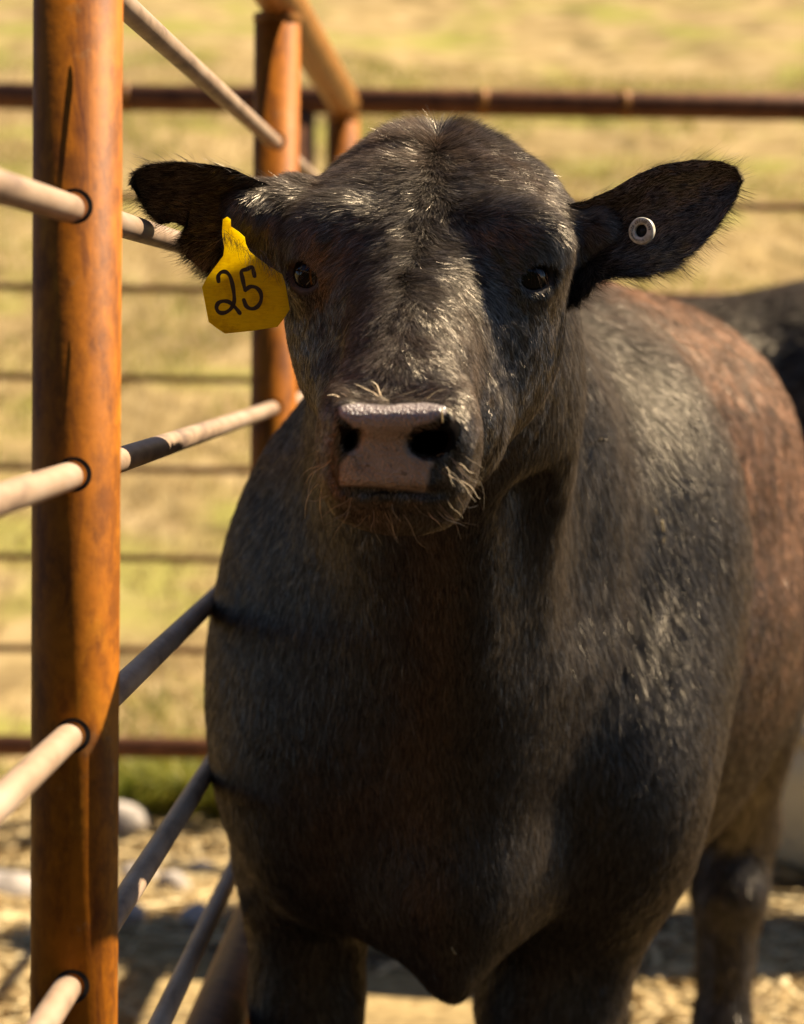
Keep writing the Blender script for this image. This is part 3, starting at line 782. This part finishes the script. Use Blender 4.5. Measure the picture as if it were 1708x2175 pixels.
# ---- coat of hair
GH = np.array([
 (929,262,0,-1),(860,264,-.5,-.8),(1000,266,.5,-.8),(905,300,-.5,.5),(955,300,.5,.5),(800,290,-.9,-.1),(1060,290,.9,-.1),(740,330,-.9,.5),(1130,340,.8,.6),(1185,400,.6,.8),(690,370,-.7,.8),
 (929,340,0,1),(920,420,-.05,1),(900,500,0,1),(850,400,-.6,.8),(780,430,-1,.35),(700,450,-.8,.6),(655,500,-.4,1),(840,330,-.9,.4),(1010,330,.9,.4),
 (990,400,.6,.8),(1060,440,.9,.25),(1140,470,.8,.5),(1190,520,.4,.9),(1200,450,.7,.5),(848,520,-.4,.4),(780,560,-.95,.3),(720,600,-.5,.9),(940,550,.95,.2),(1020,580,.7,.7),(1090,545,.8,.5),
 (850,575,0,1),(800,610,-.5,.9),(900,610,.4,.9),(865,660,0,1),(850,740,0,1),(845,800,-.1,1),(960,700,.4,.9),(1000,800,.5,.8),(1080,750,.3,1),(1140,650,.4,.9),(1180,600,.5,.9),
 (740,700,-.2,1),(680,800,0,1),(640,640,0,1),(780,840,-.8,.3),(880,845,.7,.2),(1000,900,.6,.8),(1000,1000,.2,1),(690,950,-.4,1),(850,1080,0,1),(1100,850,.1,1),(940,840,.9,.3)], float)
GB = np.array([
 (1280,650,.3,1),(1280,800,.06,1),(1350,800,.2,1),(1400,1100,.10,1),(1250,1100,.0,1),(1380,1350,-.05,1),(1200,1350,-.2,1),(900,1300,0,1),(700,1000,-.1,1),(550,1100,-.3,1),(500,1500,0,1),(500,1900,.15,1),
 (1480,1000,.35,.95),(1540,1300,.1,1),(1450,1500,.0,1),(1500,700,.75,.6),(1600,850,.6,.8),(1650,1200,.3,1),(1660,1500,.1,1),(1400,1900,-.2,1),(970,2000,0,1),(650,2100,0,1),(1550,2000,0,1),(1420,640,.9,.3)], float)
def guide(p2, Gd, s):
    d = np.zeros((len(p2), 2)); W = np.zeros(len(p2))
    for x, y, dx, dy in Gd:
        l = math.hypot(dx, dy); w = 1.0 / (((p2[:, 0] - x) ** 2 + (p2[:, 1] - y) ** 2) / s ** 2 + 0.15) ** 2
        d[:, 0] += w * dx / l; d[:, 1] += w * dy / l; W += w
    return d / W[:, None]
def vnoise(p, sc, seed, n=14):
    r = np.random.default_rng(seed); o = np.zeros((len(p), 3))
    for i in range(n):
        k = r.normal(0, 1, 3); k *= sc * r.uniform(0.5, 1.5) / np.linalg.norm(k)
        o += np.sin(p @ k + r.uniform(0, 6.28))[:, None] * r.normal(0, 1, 3)
    return o / math.sqrt(n)

def sample_surface(V, Q, dens_fn, seed):
    r = np.random.default_rng(seed)
    T = np.concatenate([Q[:, [0, 1, 2]], Q[:, [0, 2, 3]]])
    a, b, c = V[T[:, 0]], V[T[:, 1]], V[T[:, 2]]
    cr = np.cross(b - a, c - a); area = np.linalg.norm(cr, axis=1) / 2; nrm = cr / (2 * area[:, None] + 1e-12)
    cen = (a + b + c) / 3
    ex = dens_fn(cen, nrm) * area
    cnt = np.floor(ex + r.random(len(ex))).astype(int)
    ti = np.repeat(np.arange(len(T)), cnt); n = len(ti)
    u, v = r.random(n), r.random(n); f = u + v > 1; u[f] = 1 - u[f]; v[f] = 1 - v[f]
    return a[ti] + (b - a)[ti] * u[:, None] + (c - a)[ti] * v[:, None], nrm[ti]

def hair_object(name, pts, rad, mat, parent, bl=None, nrm=None, clump=0.11, stretch=np.array([1.0, 1.0, 0.45]), freq=1.0):
    """pts: n x k x 3"""
    n, k = pts.shape[:2]
    cu = bpy.data.hair_curves.new(name); cu.add_curves([k] * n)
    cu.attributes['position'].data.foreach_set('vector', pts.astype(np.float32).ravel())
    ra = cu.attributes.get('radius') or cu.attributes.new('radius', 'FLOAT', 'POINT')
    ra.data.foreach_set('value', rad.astype(np.float32).ravel())
    if bl is not None:
        at = cu.attributes.new('bleach', 'FLOAT', 'CURVE'); at.data.foreach_set('value', bl.astype(np.float32))
    if nrm is None: nrm = pts[:, 1] - pts[:, 0]; nrm = np.cross(np.cross(nrm, [0.3, -0.8, 0.5]), nrm)
    t = pts[:, -1] - pts[:, 0]; t /= np.linalg.norm(t, axis=1)[:, None] + 1e-9
    r = np.random.default_rng(n); m = nrm - (nrm * t).sum(1)[:, None] * t * 0.8 + r.normal(0, 0.15, (n, 3)) + clump * (vnoise(pts[:, 0] * stretch, 420 * freq, 7) + 0.6 * vnoise(pts[:, 0] * stretch, 1100 * freq, 8))
    m /= np.linalg.norm(m, axis=1)[:, None] + 1e-9
    at = cu.attributes.new('rootn', 'FLOAT_VECTOR', 'CURVE'); at.data.foreach_set('vector', m.astype(np.float32).ravel())
    cu.materials.append(mat)
    o = bpy.data.objects.new(name, cu); COL.objects.link(o)
    if parent is not None: o.parent = parent; o.matrix_parent_inverse = parent.matrix_world.inverted()
    return o

def grow(root, nrm, dirw, length, lift, k, rad, seed, wav=0.25, curl=0.0, droop=0.25):
    r = np.random.default_rng(seed); n = len(root)
    d = dirw - (dirw * nrm).sum(1)[:, None] * nrm; d /= np.linalg.norm(d, axis=1)[:, None] + 1e-9
    s = np.cross(nrm, d)
    ns = vnoise(root, 130, seed + 1) * 0.5 + vnoise(root, 420, seed + 2) * 0.35
    yaw = (ns[:, 0] * wav + r.normal(0, 0.16, n)); l = np.clip(lift * (1 + 0.5 * ns[:, 1] + r.normal(0, 0.25, n)), 0.03, 1.4)
    L = length * np.clip(1 + 0.35 * ns[:, 2] + r.normal(0, 0.22, n), 0.3, 1.9)
    dd = d * np.cos(yaw)[:, None] + s * np.sin(yaw)[:, None]
    pts = np.zeros((n, k, 3)); p = root - nrm * 0.0001
    ph = r.uniform(0, 6.28, n)
    for i in range(k):
        pts[:, i] = p
        t = i / (k - 1)
        ll = l * (1 - droop * 1.6 * t)
        c = curl * np.sin(t * 7 + ph) if curl else 0 * ph
        step = dd * np.cos(ll)[:, None] + nrm * np.sin(ll)[:, None] + s * c[:, None]
        p = p + step * (L / (k - 1))[:, None]
    R_ = rad[:, None] * np.array([1 - 0.85 * (i / (k - 1)) ** 1.6 for i in range(k)])[None]
    return pts, R_

VIEW = lambda cen, nrm: ((np.array(CAM_POS) - cen) / np.linalg.norm(np.array(CAM_POS) - cen, axis=1)[:, None] * nrm).sum(1)
RT = ROTN[:, 0]; UP = ROTN[:, 1]
if FUR:
    # head
    def is_head(c): return (c[:, 1] < 2.33 + 0.0 * c[:, 0]) & (c[:, 2] > 1.06)
    bV = allV[:nb]
    def pad_at(c):
        q = proj(c); m = (q[:, 2] < 2.02); o = np.zeros(len(c)); 
        if m.any(): o[m] = np.clip(0.5 - poly_sd(q[m, :2], PAD) / 5, 0, 1) + (np.minimum(*[poly_sd(q[m, :2], h) for h in HOLES]) < 3)
        return o
    def eye_at(c): return (np.linalg.norm(c - np.array(EYE_L), axis=1) < EYE_RAD + 0.0045) | (np.linalg.norm(c - np.array(EYE_R), axis=1) < EYE_RAD + 0.0045)
    def dens_head(c, n):
        v = VIEW(c, n); d = np.where(v > -0.35, 1.9e6, 0.2e6) * is_head(c)
        sel = np.nonzero(d > 0)[0]; d[sel] *= (pad_at(c[sel]) < 0.3) & ~eye_at(c[sel])
        return d
    rt, _ = sample_surface(bV, Q, dens_head, 51)
    nr = grad(G, rt); q = proj(rt)
    g2 = guide(q[:, :2], GH, 60.0)
    dw = RT[None] * g2[:, :1] - UP[None] * g2[:, 1:2] + np.array([0, 0.10, 0])
    poll = np.exp(-(((q[:, 0] - 930) / 130) ** 2 + ((q[:, 1] - 270) / 55) ** 2))
    fore = np.clip((640 - q[:, 1]) / 80, 0, 1)
    muz = np.clip((q[:, 1] - 780) / 80, 0, 1) * (rt[:, 1] < 2.08)
    eyed = np.minimum(np.linalg.norm(rt - np.array(EYE_L), axis=1), np.linalg.norm(rt - np.array(EYE_R), axis=1))
    ln = 0.0080 + 0.0045 * fore + 0.006 * poll - 0.0040 * muz
    lf = 0.27 + 0.12 * fore + 0.42 * poll
    ln = ln * np.clip((eyed - 0.018) / 0.020, 0.45, 1); lf = lf * np.clip((eyed - 0.018) / 0.03, 0.4, 1)
    pts, rad = grow(rt, nr, dw, ln, lf, 5, np.full(len(rt), 0.000105), 61, wav=0.55, curl=0.0)
    hair_object('head_fur', pts, rad, M_FUR, bull, np.clip(0.03 + 0.06 * vnoise(rt, 30, 5)[:, 0], 0, .2), nr)['kind'] = 'stuff'
    nh = len(rt)
    # body
    def dens_body(c, n):
        v = VIEW(c, n); dep = c[:, 1]
        near_ = np.clip(1 - (dep - 2.6) / 1.0, 0.14, 1)
        d = np.where(v > -0.3, 0.70e6 * near_, 0.015e6) * ~is_head(c)
        q = proj(c); d *= np.where((q[:, 0] < -150) | (q[:, 0] > 1860) | (q[:, 1] > 2330), 0.08, 1)
        return d
    rt, _ = sample_surface(bV, Q, dens_body, 52)
    nr = grad(G, rt); q = proj(rt); g2 = guide(q[:, :2], GB, 130.0)
    dw = RT[None] * g2[:, :1] - UP[None] * g2[:, 1:2] + np.array([0.05, 0.22, 0])
    rl = rt[:, :2] - BO; ab = rl[:, 0] * math.sin(BYAW) + rl[:, 1] * math.cos(BYAW)
    bl = np.clip((ab - 0.10) / 0.35, 0, 1) * np.clip((rt[:, 2] - 0.74) / 0.35, 0, 1) * (0.80 + 0.35 * np.clip(wob(ab, rt[:, 2], 12, 44) * 3, -1, 1))
    bl = np.clip(bl + 0.03, 0, 1); bl = np.clip(bl * np.random.default_rng(9).uniform(0.0, 1.7, len(bl)), 0, 1)
    wavy = np.exp(-(((q[:, 0] - 1330) / 150) ** 2 + ((q[:, 1] - 1330) / 170) ** 2))
    dep = np.clip((rt[:, 1] - 2.6) / 1.0, 0, 1)
    neckz = np.exp(-(((q[:, 0] - 1300) / 130) ** 2 + ((q[:, 1] - 1000) / 380) ** 2))
    ln = 0.014 + 0.009 * neckz + 0.010 * wavy + 0.006 * dep; lf = 0.17 + 0.28 * wavy
    pts, rad = grow(rt, nr, dw, ln, lf, 5, 0.00015 + 0.00028 * dep, 71, wav=0.32, curl=0.10)
    hair_object('body_fur', pts, rad, M_FURB, bull, bl, nr, 0.05, np.array([1.0, 1.0, 0.05]), 2.6)['kind'] = 'stuff'
    # ears: hair runs from the base towards the tip and hangs over the rim
    P_, R2, N3 = [], [], []
    for (ev, eq), E, sx in ((eL, EAR_L, -1), (eR, EAR_R, 1)):
        rt, nn = sample_surface(ev, eq, lambda c, n: np.full(len(c), 0.9e6), 53 + sx)
        outward = np.array([sx * 1.0, 0, 0.12])
        qq = proj(rt)
        lower = np.clip((qq[:, 1] - (500 if sx < 0 else 520)) / 80, 0, 1)
        dw = outward[None] + np.array([0, 0, -1.4])[None] * lower[:, None]
        ns, nt = 70, 26
        L = 0.007 + 0.006 * lower
        pts, rad = grow(rt, nn, dw, L, np.full(len(rt), 0.30), 5, np.full(len(rt), 0.00013), 81 + sx, wav=0.6, curl=0.15)
        P_.append(pts); R2.append(rad); N3.append(nn)
        # long rim hairs
        for edge, cntr, up in ((E['top'], 110, 1), (E['bot'], 330, -1)):
            c3 = np.array([P(*k) for k in edge[1:]]); tt = np.r_[0, np.cumsum(np.linalg.norm(np.diff(c3, axis=0), axis=1))]; tt /= tt[-1]
            rr = np.random.default_rng(90 + sx + up); s = rr.random(cntr); rp = np.stack([np.interp(s, tt, c3[:, i]) for i in range(3)], 1) + rr.normal(0, 0.002, (cntr, 3))
            n0 = np.tile(np.array([0, -0.3, up * 1.0]), (cntr, 1)); n0 /= np.linalg.norm(n0, axis=1)[:, None]
            d0 = np.tile(np.array([sx * 1.0, 0, 0.0]), (cntr, 1))
            pts, rad = grow(rp, n0, d0, np.full(cntr, 0.017), np.full(cntr, 0.6), 5, np.full(cntr, 0.00010), 95 + sx + up, wav=0.7, curl=0.2)
            P_.append(pts); R2.append(rad); N3.append(n0)
    # ear hairs falling over the neck of the tag
    rr = np.random.default_rng(77); t_ = rr.random(150)
    rp = np.array([P(466 + 130 * a + rr.normal(0, 5), 490 + 85 * a + rr.normal(0, 6), 2.118) for a in t_])
    n0 = np.tile([0.0, -1.0, 0.1], (len(rp), 1)); d0 = np.stack([rr.normal(0.25, 0.45, len(rp)), np.full(len(rp), -0.1), np.full(len(rp), -1.0)], 1)
    pts, rad = grow(rp, n0, d0, np.full(len(rp), 0.012), np.full(len(rp), 0.10), 5, np.full(len(rp), 0.00011), 78, wav=0.5, curl=0.2)
    P_.append(pts); R2.append(rad); N3.append(n0)
    hair_object('ear_fur', np.concatenate(P_), np.concatenate(R2), M_FUR, bull, np.zeros(sum(len(x) for x in P_)), np.concatenate(N3))['kind'] = 'stuff'
    # whiskers
    rr = np.random.default_rng(5); W = []
    bases = [(x, y, 1.93) for x, y in zip(rr.uniform(735, 950, 60), rr.uniform(1050, 1105, 60))][:24] + [(x, y, 1.95) for x, y in zip(rr.uniform(668, 712, 16), rr.uniform(930, 1060, 16))] + [(x, y, 1.93) for x, y in zip(rr.uniform(925, 1010, 26), rr.uniform(960, 1080, 26))] + [(x, y, 1.94) for x, y in zip(rr.uniform(725, 930, 26), rr.uniform(835, 858, 26))]
    bv = allV[:nb]; hv = bv[(pj[:nb, 2] < 2.05)]; hq = proj(hv); hn = grad(G, hv)
    rp, rn, rd = [], [], []
    for x, y, _ in bases:
        i = np.argmin((hq[:, 0] - x) ** 2 + (hq[:, 1] - y) ** 2 + ((hq[:, 2] - 1.85) * 60) ** 2)
        rp.append(hv[i]); rn.append(hn[i])
        dx = (x - 840) / 150 + rr.normal(0, .25); dy = 0.7 if y > 900 else -0.1
        rd.append(RT * dx - UP * dy)
    rp, rn, rd = map(np.array, (rp, rn, rd)); n = len(rp)
    ln = np.where(np.array([b[1] for b in bases]) < 870, 0.014, rr.uniform(0.018, 0.034, n))
    pts, rad = grow(rp, rn, rd, ln, np.full(n, 0.7), 8, np.full(n, 0.00018), 123, wav=0.3, curl=0.25, droop=0.6)
    hair_object('whiskers', pts, rad, M_WHISK, bull, np.zeros(n))['kind'] = 'stuff'
    # eyelashes
    rp, rd, rn = [], [], []
    for c, sx, lo, hi in ((EYE_R, 1, -0.006, 0.018), (EYE_L, -1, -0.006, 0.014)):
        for t in rr.uniform(lo, hi, 22):
            rp.append(np.array(c) + np.array([sx * t, -EYE_RAD * 0.85, 0.010 - abs(t) * 0.35])); rn.append((0, -1, 0.2)); rd.append((sx * 0.6, -0.3, -0.8))
    rp, rn, rd = [np.array(v, float) for v in (rp, rn, rd)]
    pts, rad = grow(rp, rn, rd, np.full(len(rp), 0.018), np.full(len(rp), 0.5), 6, np.full(len(rp), 0.00013), 101, wav=0.3)
    hair_object('eyelashes', pts, rad, M_FUR, bull, np.full(len(rp), .3))['kind'] = 'stuff'
    print('hairs', nh, len(bl))
# ------------------------------------------------------------------ second animal, side on behind the bull
f2 = bodyframe((1.95, 5.35), R(-90))
G2 = Field(np.arange(0.1, 3.3, 0.02), np.arange(4.85, 5.9, 0.02), np.arange(-0.03, 1.6, 0.02))
body_prims(G2, f2, R(-90), front=True)
V2, Q2 = G2.mesh(2); V2 = (V2 - [1.95, 5.35, 0]) * 1.07 + [1.95, 5.35, 0]
cow = empty('cow', (1.2, 5.35, 0)); tag(cow, 'second black cow standing side on behind the bull at the right edge, its back sunlit', 'cow')
me2 = mesh_np('body', V2, Q2)
link('body', me2, M_COAT, cow)
if FUR:
    rt, nn = sample_surface(V2, Q2, lambda c, n: np.where(VIEW(c, n) > -0.3, 0.045e6, 0.002e6), 152)
    nr = grad(G2, (rt - [1.95, 5.35, 0]) / 1.07 + [1.95, 5.35, 0]); dw = np.tile(np.array([-1.0, 0, -0.6]), (len(rt), 1))
    pts, rad = grow(rt, nr, dw, np.full(len(rt), 0.022), np.full(len(rt), 0.25), 4, np.full(len(rt), 0.0005), 171)
    hair_object('body_fur', pts, rad, M_FURB, cow, np.full(len(rt), 0.05), nr)['kind'] = 'stuff'

# ------------------------------------------------------------------ ear tag
def mat_tagm():
    N = Nt('yellow_tag_plastic'); v = N.coords('Object')
    dirt = N.noise(v, 60, 6, 0.7); sc = N.noise(N.coords('Object', (40, 40, 260)), 3, 3)
    col = N.ramp(dirt, [(0.3, (0.74, 0.52, 0.012)), (0.5, (1.0, 0.80, 0.015)), (0.75, (1.0, 0.82, 0.03))])
    col = N.mix(0.22, col, N.ramp(sc, [(0.3, (0.4, 0.35, 0.3)), (0.6, (1, 1, 1))]), 'MULTIPLY')
    N.set(Base_Color=col, Roughness=0.38)
    t = N.add('ShaderNodeBsdfTranslucent', i_Color=col); m = N.add('ShaderNodeMixShader', i_0=0.75)
    N.put(m.inputs[1], N.b.outputs[0]); N.put(m.inputs[2], t.outputs[0]); N.put(N.out.inputs[0], m.outputs[0])
    N.bump(dirt, 0.15, 0.0006)
    return N.m
M_TAG = mat_tagm()
N = Nt('marker_ink'); M_INK = N.set(Base_Color=(0.008, 0.009, 0.014), Roughness=0.5)
cD = lambda x, y: (259.6 + x * 0.2480, 307.4 + y * 0.2480)
def tag_depth(px, py): return 2.128 + (py - 480) * 0.00006 - (px - 520) * 0.00003
def tagpt(px, py, off=0.0): return P(px, py, tag_depth(px, py) - off)
OUT = [(862, 640), (900, 616), (930, 640), (932, 700), (1000, 745), (1050, 790), (1060, 850), (1090, 912), (1150, 962), (1260, 1040), (1370, 1108), (1395, 1180), (1418, 1300), (1435, 1412), (1385, 1490), (1330, 1560), (1110, 1595), (880, 1618), (805, 1568), (740, 1518), (712, 1370), (683, 1222), (718, 1150), (795, 1045), (866, 950), (874, 880), (860, 800), (856, 750), (858, 700)]
ot = np.array([cD(*q) for q in OUT])
def prism(name, poly2, off_f, off_b, mat, parent, bev=0.0):
    bm = bmesh.new(); F = [bm.verts.new(tagpt(x, y, off_f)) for x, y in poly2]
    bm.faces.new(F[::-1]); r_ = bmesh.ops.extrude_face_region(bm, geom=bm.faces[:]); vs = [g for g in r_['geom'] if isinstance(g, bmesh.types.BMVert)]
    dv = Vector(tagpt(500, 600, off_b) - tagpt(500, 600, off_f)); bmesh.ops.translate(bm, verts=vs, vec=dv)
    bmesh.ops.recalc_face_normals(bm, faces=bm.faces[:])
    if bev: bmesh.ops.bevel(bm, geom=[e for e in bm.edges if len(e.link_faces) == 2 and e.calc_face_angle(0) > 1.0], offset=bev, segments=2, profile=0.6, affect='EDGES')
    m = bpy.data.meshes.new(name); bm.to_mesh(m); bm.free(); return link(name, m, mat, parent)
tagE = empty('ear_tag', tuple(tagpt(483, 480))); tag(tagE, 'yellow plastic ear tag handwritten with 25 hanging from the torn ear', 'ear tag')
prism('tag_panel', ot, 0.0012, -0.0012, M_TAG, tagE, 0.0006)
def ribbon(name, pts, w, off, mat, parent):
    p = np.array([cD(*q) for q in pts]); t = np.r_[0, np.cumsum(np.linalg.norm(np.diff(p, axis=0), axis=1))]
    # smooth by Catmull-Rom
    q = []
    pp = np.vstack([2 * p[0] - p[1], p, 2 * p[-1] - p[-2]])
    for i in range(1, len(pp) - 2):
        for u in np.linspace(0, 1, 8, endpoint=False):
            a, b, c, d = pp[i - 1], pp[i], pp[i + 1], pp[i + 2]
            q.append(0.5 * (2 * b + (c - a) * u + (2 * a - 5 * b + 4 * c - d) * u * u + (3 * b - a - 3 * c + d) * u ** 3))
    q.append(p[-1]); q = np.array(q); tg = np.gradient(q, axis=0); tg /= np.linalg.norm(tg, axis=1)[:, None]; nn = np.stack([-tg[:, 1], tg[:, 0]], 1)
    ww = w * (1 + 0.12 * np.sin(np.arange(len(q)) * 0.35)) / 2
    L = [tagpt(*(a + n * k), off) for a, n, k in zip(q, nn, ww)]; Rr = [tagpt(*(a - n * k), off) for a, n, k in zip(q, nn, ww)]
    # round ends
    parts = []
    V = np.array(L + Rr); m = len(q); Q = np.array([[i, i + 1, i + 1 + m, i + m] for i in range(m - 1)]); parts.append((V, Q))
    for c in (q[0], q[-1]):
        a = np.linspace(0, 2 * math.pi, 14, endpoint=False)
        parts.append((np.array([tagpt(c[0] + math.cos(x) * w / 2, c[1] + math.sin(x) * w / 2, off + 0.00008) for x in a]), np.array([list(range(14))])))
    V = []; F = []; o = 0
    for v, qd in parts:
        V += v.tolist(); F += [[x + o for x in f] for f in qd.tolist()]; o += len(v)
    me = bpy.data.meshes.new(name); me.from_pydata(V, [], F); return link(name, me, mat, parent)
ribbon('digit', [(825, 1170), (823, 1125), (850, 1092), (888, 1090), (922, 1125), (944, 1195), (958, 1280), (958, 1345), (930, 1405), (880, 1438), (832, 1436), (808, 1400), (822, 1358), (862, 1340), (912, 1346), (958, 1382), (1008, 1442)], 8.4, 0.0016, M_INK, tagE)
ribbon('digit', [(1134, 1125), (1124, 1082), (1112, 1048), (1068, 1066), (1022, 1085), (1032, 1150), (1046, 1215), (1056, 1246)], 8.4, 0.0016, M_INK, tagE)
ribbon('digit', [(1060, 1240), (1100, 1216), (1150, 1225), (1186, 1268), (1190, 1330), (1160, 1385), (1112, 1405), (1066, 1385), (1042, 1330)], 8.4, 0.0018, M_INK, tagE)

# ------------------------------------------------------------------ round electronic button tag
N = Nt('button_plastic'); v = N.coords('Object'); M_BTN = N.set(Base_Color=N.ramp(N.noise(v, 180, 4), [(0.35, (0.48, 0.41, 0.28)), (0.6, (0.78, 0.72, 0.60))]), Roughness=0.4)
N = Nt('button_core'); M_CORE = N.set(Base_Color=(0.01, 0.011, 0.013), Roughness=0.45)
bc = P(1361, 490, 2.150)
nz = Vector((-0.50, -0.86, 0.06)).normalized(); ux = nz.cross(Vector((0, 0, 1))).normalized() * -1; uy = nz.cross(ux).normalized()
if uy.z < 0: uy = -uy
ux = uy.cross(nz).normalized()
BM = Matrix((ux, uy, nz)).transposed().to_4x4(); BM.translation = Vector(bc)
btn = empty('button_tag', bc); tag(btn, 'round whitish button tag with a dark centre in the untorn ear', 'ear tag')
def lathe_l(name, prof, mat, n=64):
    a = np.linspace(0, 2 * math.pi, n, endpoint=False); prof = np.array(prof)
    V = np.stack([prof[:, 0][:, None] * np.cos(a), prof[:, 0][:, None] * np.sin(a), np.repeat(prof[:, 1][:, None], n, 1)], -1).reshape(-1, 3)
    i = np.arange(len(prof) * n).reshape(len(prof), n); j = np.roll(i, -1, 1)
    Q = np.stack([i[:-1], j[:-1], j[1:], i[1:]], -1).reshape(-1, 4)
    V = np.array([BM @ Vector(v) for v in V]); return link(name, mesh_np(name, V, Q), mat, btn)
lathe_l('button_disc', [(0.0058, -0.006), (0.0112, -0.006), (0.0120, -0.005), (0.0120, -0.0005), (0.0113, 0.0), (0.0060, 0.0), (0.0058, -0.0004), (0.0058, -0.006)], M_BTN)
lathe_l('button_core', [(0.0, -0.0022), (0.0018, -0.0022), (0.0022, -0.0030), (0.0057, -0.0030), (0.0057, -0.0060), (0.0, -0.0060)], M_CORE, 48)
def glyph(ch, ang, rad, size, mat, name='digit'):
    cu = bpy.data.curves.new('glyph', 'FONT'); cu.body = ch; cu.size = size; cu.align_x = 'CENTER'; cu.align_y = 'CENTER'; cu.resolution_u = 3; cu.offset = size * 0.012
    tmp = bpy.data.objects.new('tmp', cu); me = bpy.data.meshes.new_from_object(tmp)
    bpy.data.objects.remove(tmp)
    T = BM @ Matrix.Translation((rad * math.cos(ang), rad * math.sin(ang), 0.00012)) @ Matrix.Rotation(ang + math.pi / 2, 4, 'Z')
    me.transform(T); return link(name, me, mat, btn)
angs = [(8, '8'), (21, '4'), (35, '0'), (58, '0'), (70, '0'), (82, '3'), (100, '2'), (114, '3'), (128, '3'), (151, '9'), (164, '2'), (178, '0')]
for a, c in angs: glyph(c, R(a), 0.0089, 0.0035, M_INK)
for a, c in [(252, 'l'), (261, 'f'), (269, 'l'), (277, 'l'), (288, 'A')][::-1]: glyph(c, R(a), 0.0089, 0.0030, M_INK, 'letter')
for a, c in zip(range(195, 246, 7), 'REMOVAL8'): glyph(c, R(a), 0.0092, 0.0022, M_INK, 'letter')

# ------------------------------------------------------------------ fly and straw bits on the coat
bq = proj(allV[:nb])
def surf_at(px, py):
    m = np.nonzero((np.abs(bq[:, 0] - px) < 14) & (np.abs(bq[:, 1] - py) < 14))[0]
    i = m[np.argmin(bq[m, 2])]; return allV[i], grad(G, allV[i:i + 1])[0]
p0, n0 = surf_at(1275, 942)
Gf = Field(np.arange(-0.007, 0.007, 0.0004), np.arange(-0.004, 0.004, 0.0004), np.arange(-0.004, 0.004, 0.0004)); Gf.F[:] = 0.01
Gf.ell((-0.0018, 0, 0), (0.0032, 0.0017, 0.0016), 0.001); Gf.ell((0.0018, 0, 0.0003), (0.0020, 0.0016, 0.0016), 0.001); Gf.ell((0.0040, 0, 0.0), (0.0013, 0.0014, 0.0012), 0.0008)
Vf, Qf = Gf.mesh(1); Mf = rotm(10, 0, 0); c_f = p0 + n0 * 0.0105
N = Nt('fly_body'); M_FLY = N.set(Base_Color=N.ramp(N.noise(N.coords('Object', (900, 1, 1)), 1.0), [(0.45, (0.02, 0.015, 0.01)), (0.55, (0.45, 0.33, 0.18))]), Roughness=0.4)
N = Nt('fly_wing'); M_WING = N.set(Base_Color=(0.55, 0.47, 0.36), Roughness=0.25)
fl = empty('fly', c_f); tag(fl, 'tiny striped fly on the sunlit side of the bull neck', 'fly')
link('fly_body', mesh_np('fly_body', Vf @ Mf.T + c_f, Qf), M_FLY, fl)
for s in (-1, 1):
    w = np.array([(0.001, 0, 0.0014), (-0.001 + s * .001, 0, 0.0014 + s * 0.003), (s * 0.004, 0, s * 0.0052), (0.0025 + s * 0.0045, 0, s * 0.0048), (0.003, 0, 0.001)])
    wv = np.concatenate([w, w + [0, 0.0001, 0]]); link('wing', mesh_vf('wing', [(wv + c_f + np.array([0, -0.0012, 0]), np.array([[0, 1, 2, 3, 4], [9, 8, 7, 6, 5]]))], False), M_WING, fl)
lg = []
for s in (-1, 0, 1):
    a0 = c_f + np.array([0.001 + s * 0.0015, 0, -0.001]); lg.append(tube(a0, a0 - n0 * 0.0098 + np.array([s * 0.002, 0, -0.001]), 0.00018, 6))
link('legs', mesh_vf('legs', lg), M_FLY, fl)
def straw_bit(px, py, L, ang, label, r=0.0006, lift=0.007):
    p, n = surf_at(px, py); d = RT * math.cos(ang) - UP * math.sin(ang); d = d - n * (d @ n); d /= np.linalg.norm(d)
    a = p + n * lift - d * L / 2; b = p + n * lift * 0.9 + d * L / 2
    o = link('straw_bit', mesh_vf('straw_bit', [tube(a, b, r, 8, 4, True, 0.001)]), M_STRAW); tag(o, label, 'straw', 'straw bits caught in the bull coat')
straw_bit(1405, 1110, 0.013, 1.4, 'longest tan straw bit in the pale hair at the bull shoulder edge', 0.0008)
straw_bit(1398, 1080, 0.007, 1.2, 'short tan straw bit just above the longest one on the bull shoulder')
straw_bit(1410, 1135, 0.006, 1.7, 'short tan straw bit just below the longest one on the bull shoulder')
straw_bit(973, 2018, 0.012, 1.25, 'orange straw bit stuck on the dark brisket between the front legs')
straw_bit(1300, 1385, 0.010, -0.5, 'orange straw bit in the dark curls on the bull chest')
straw_bit(950, 890, 0.011, 1.5, 'bent straw piece hanging over the larger nostril', 0.0006, 0.004)
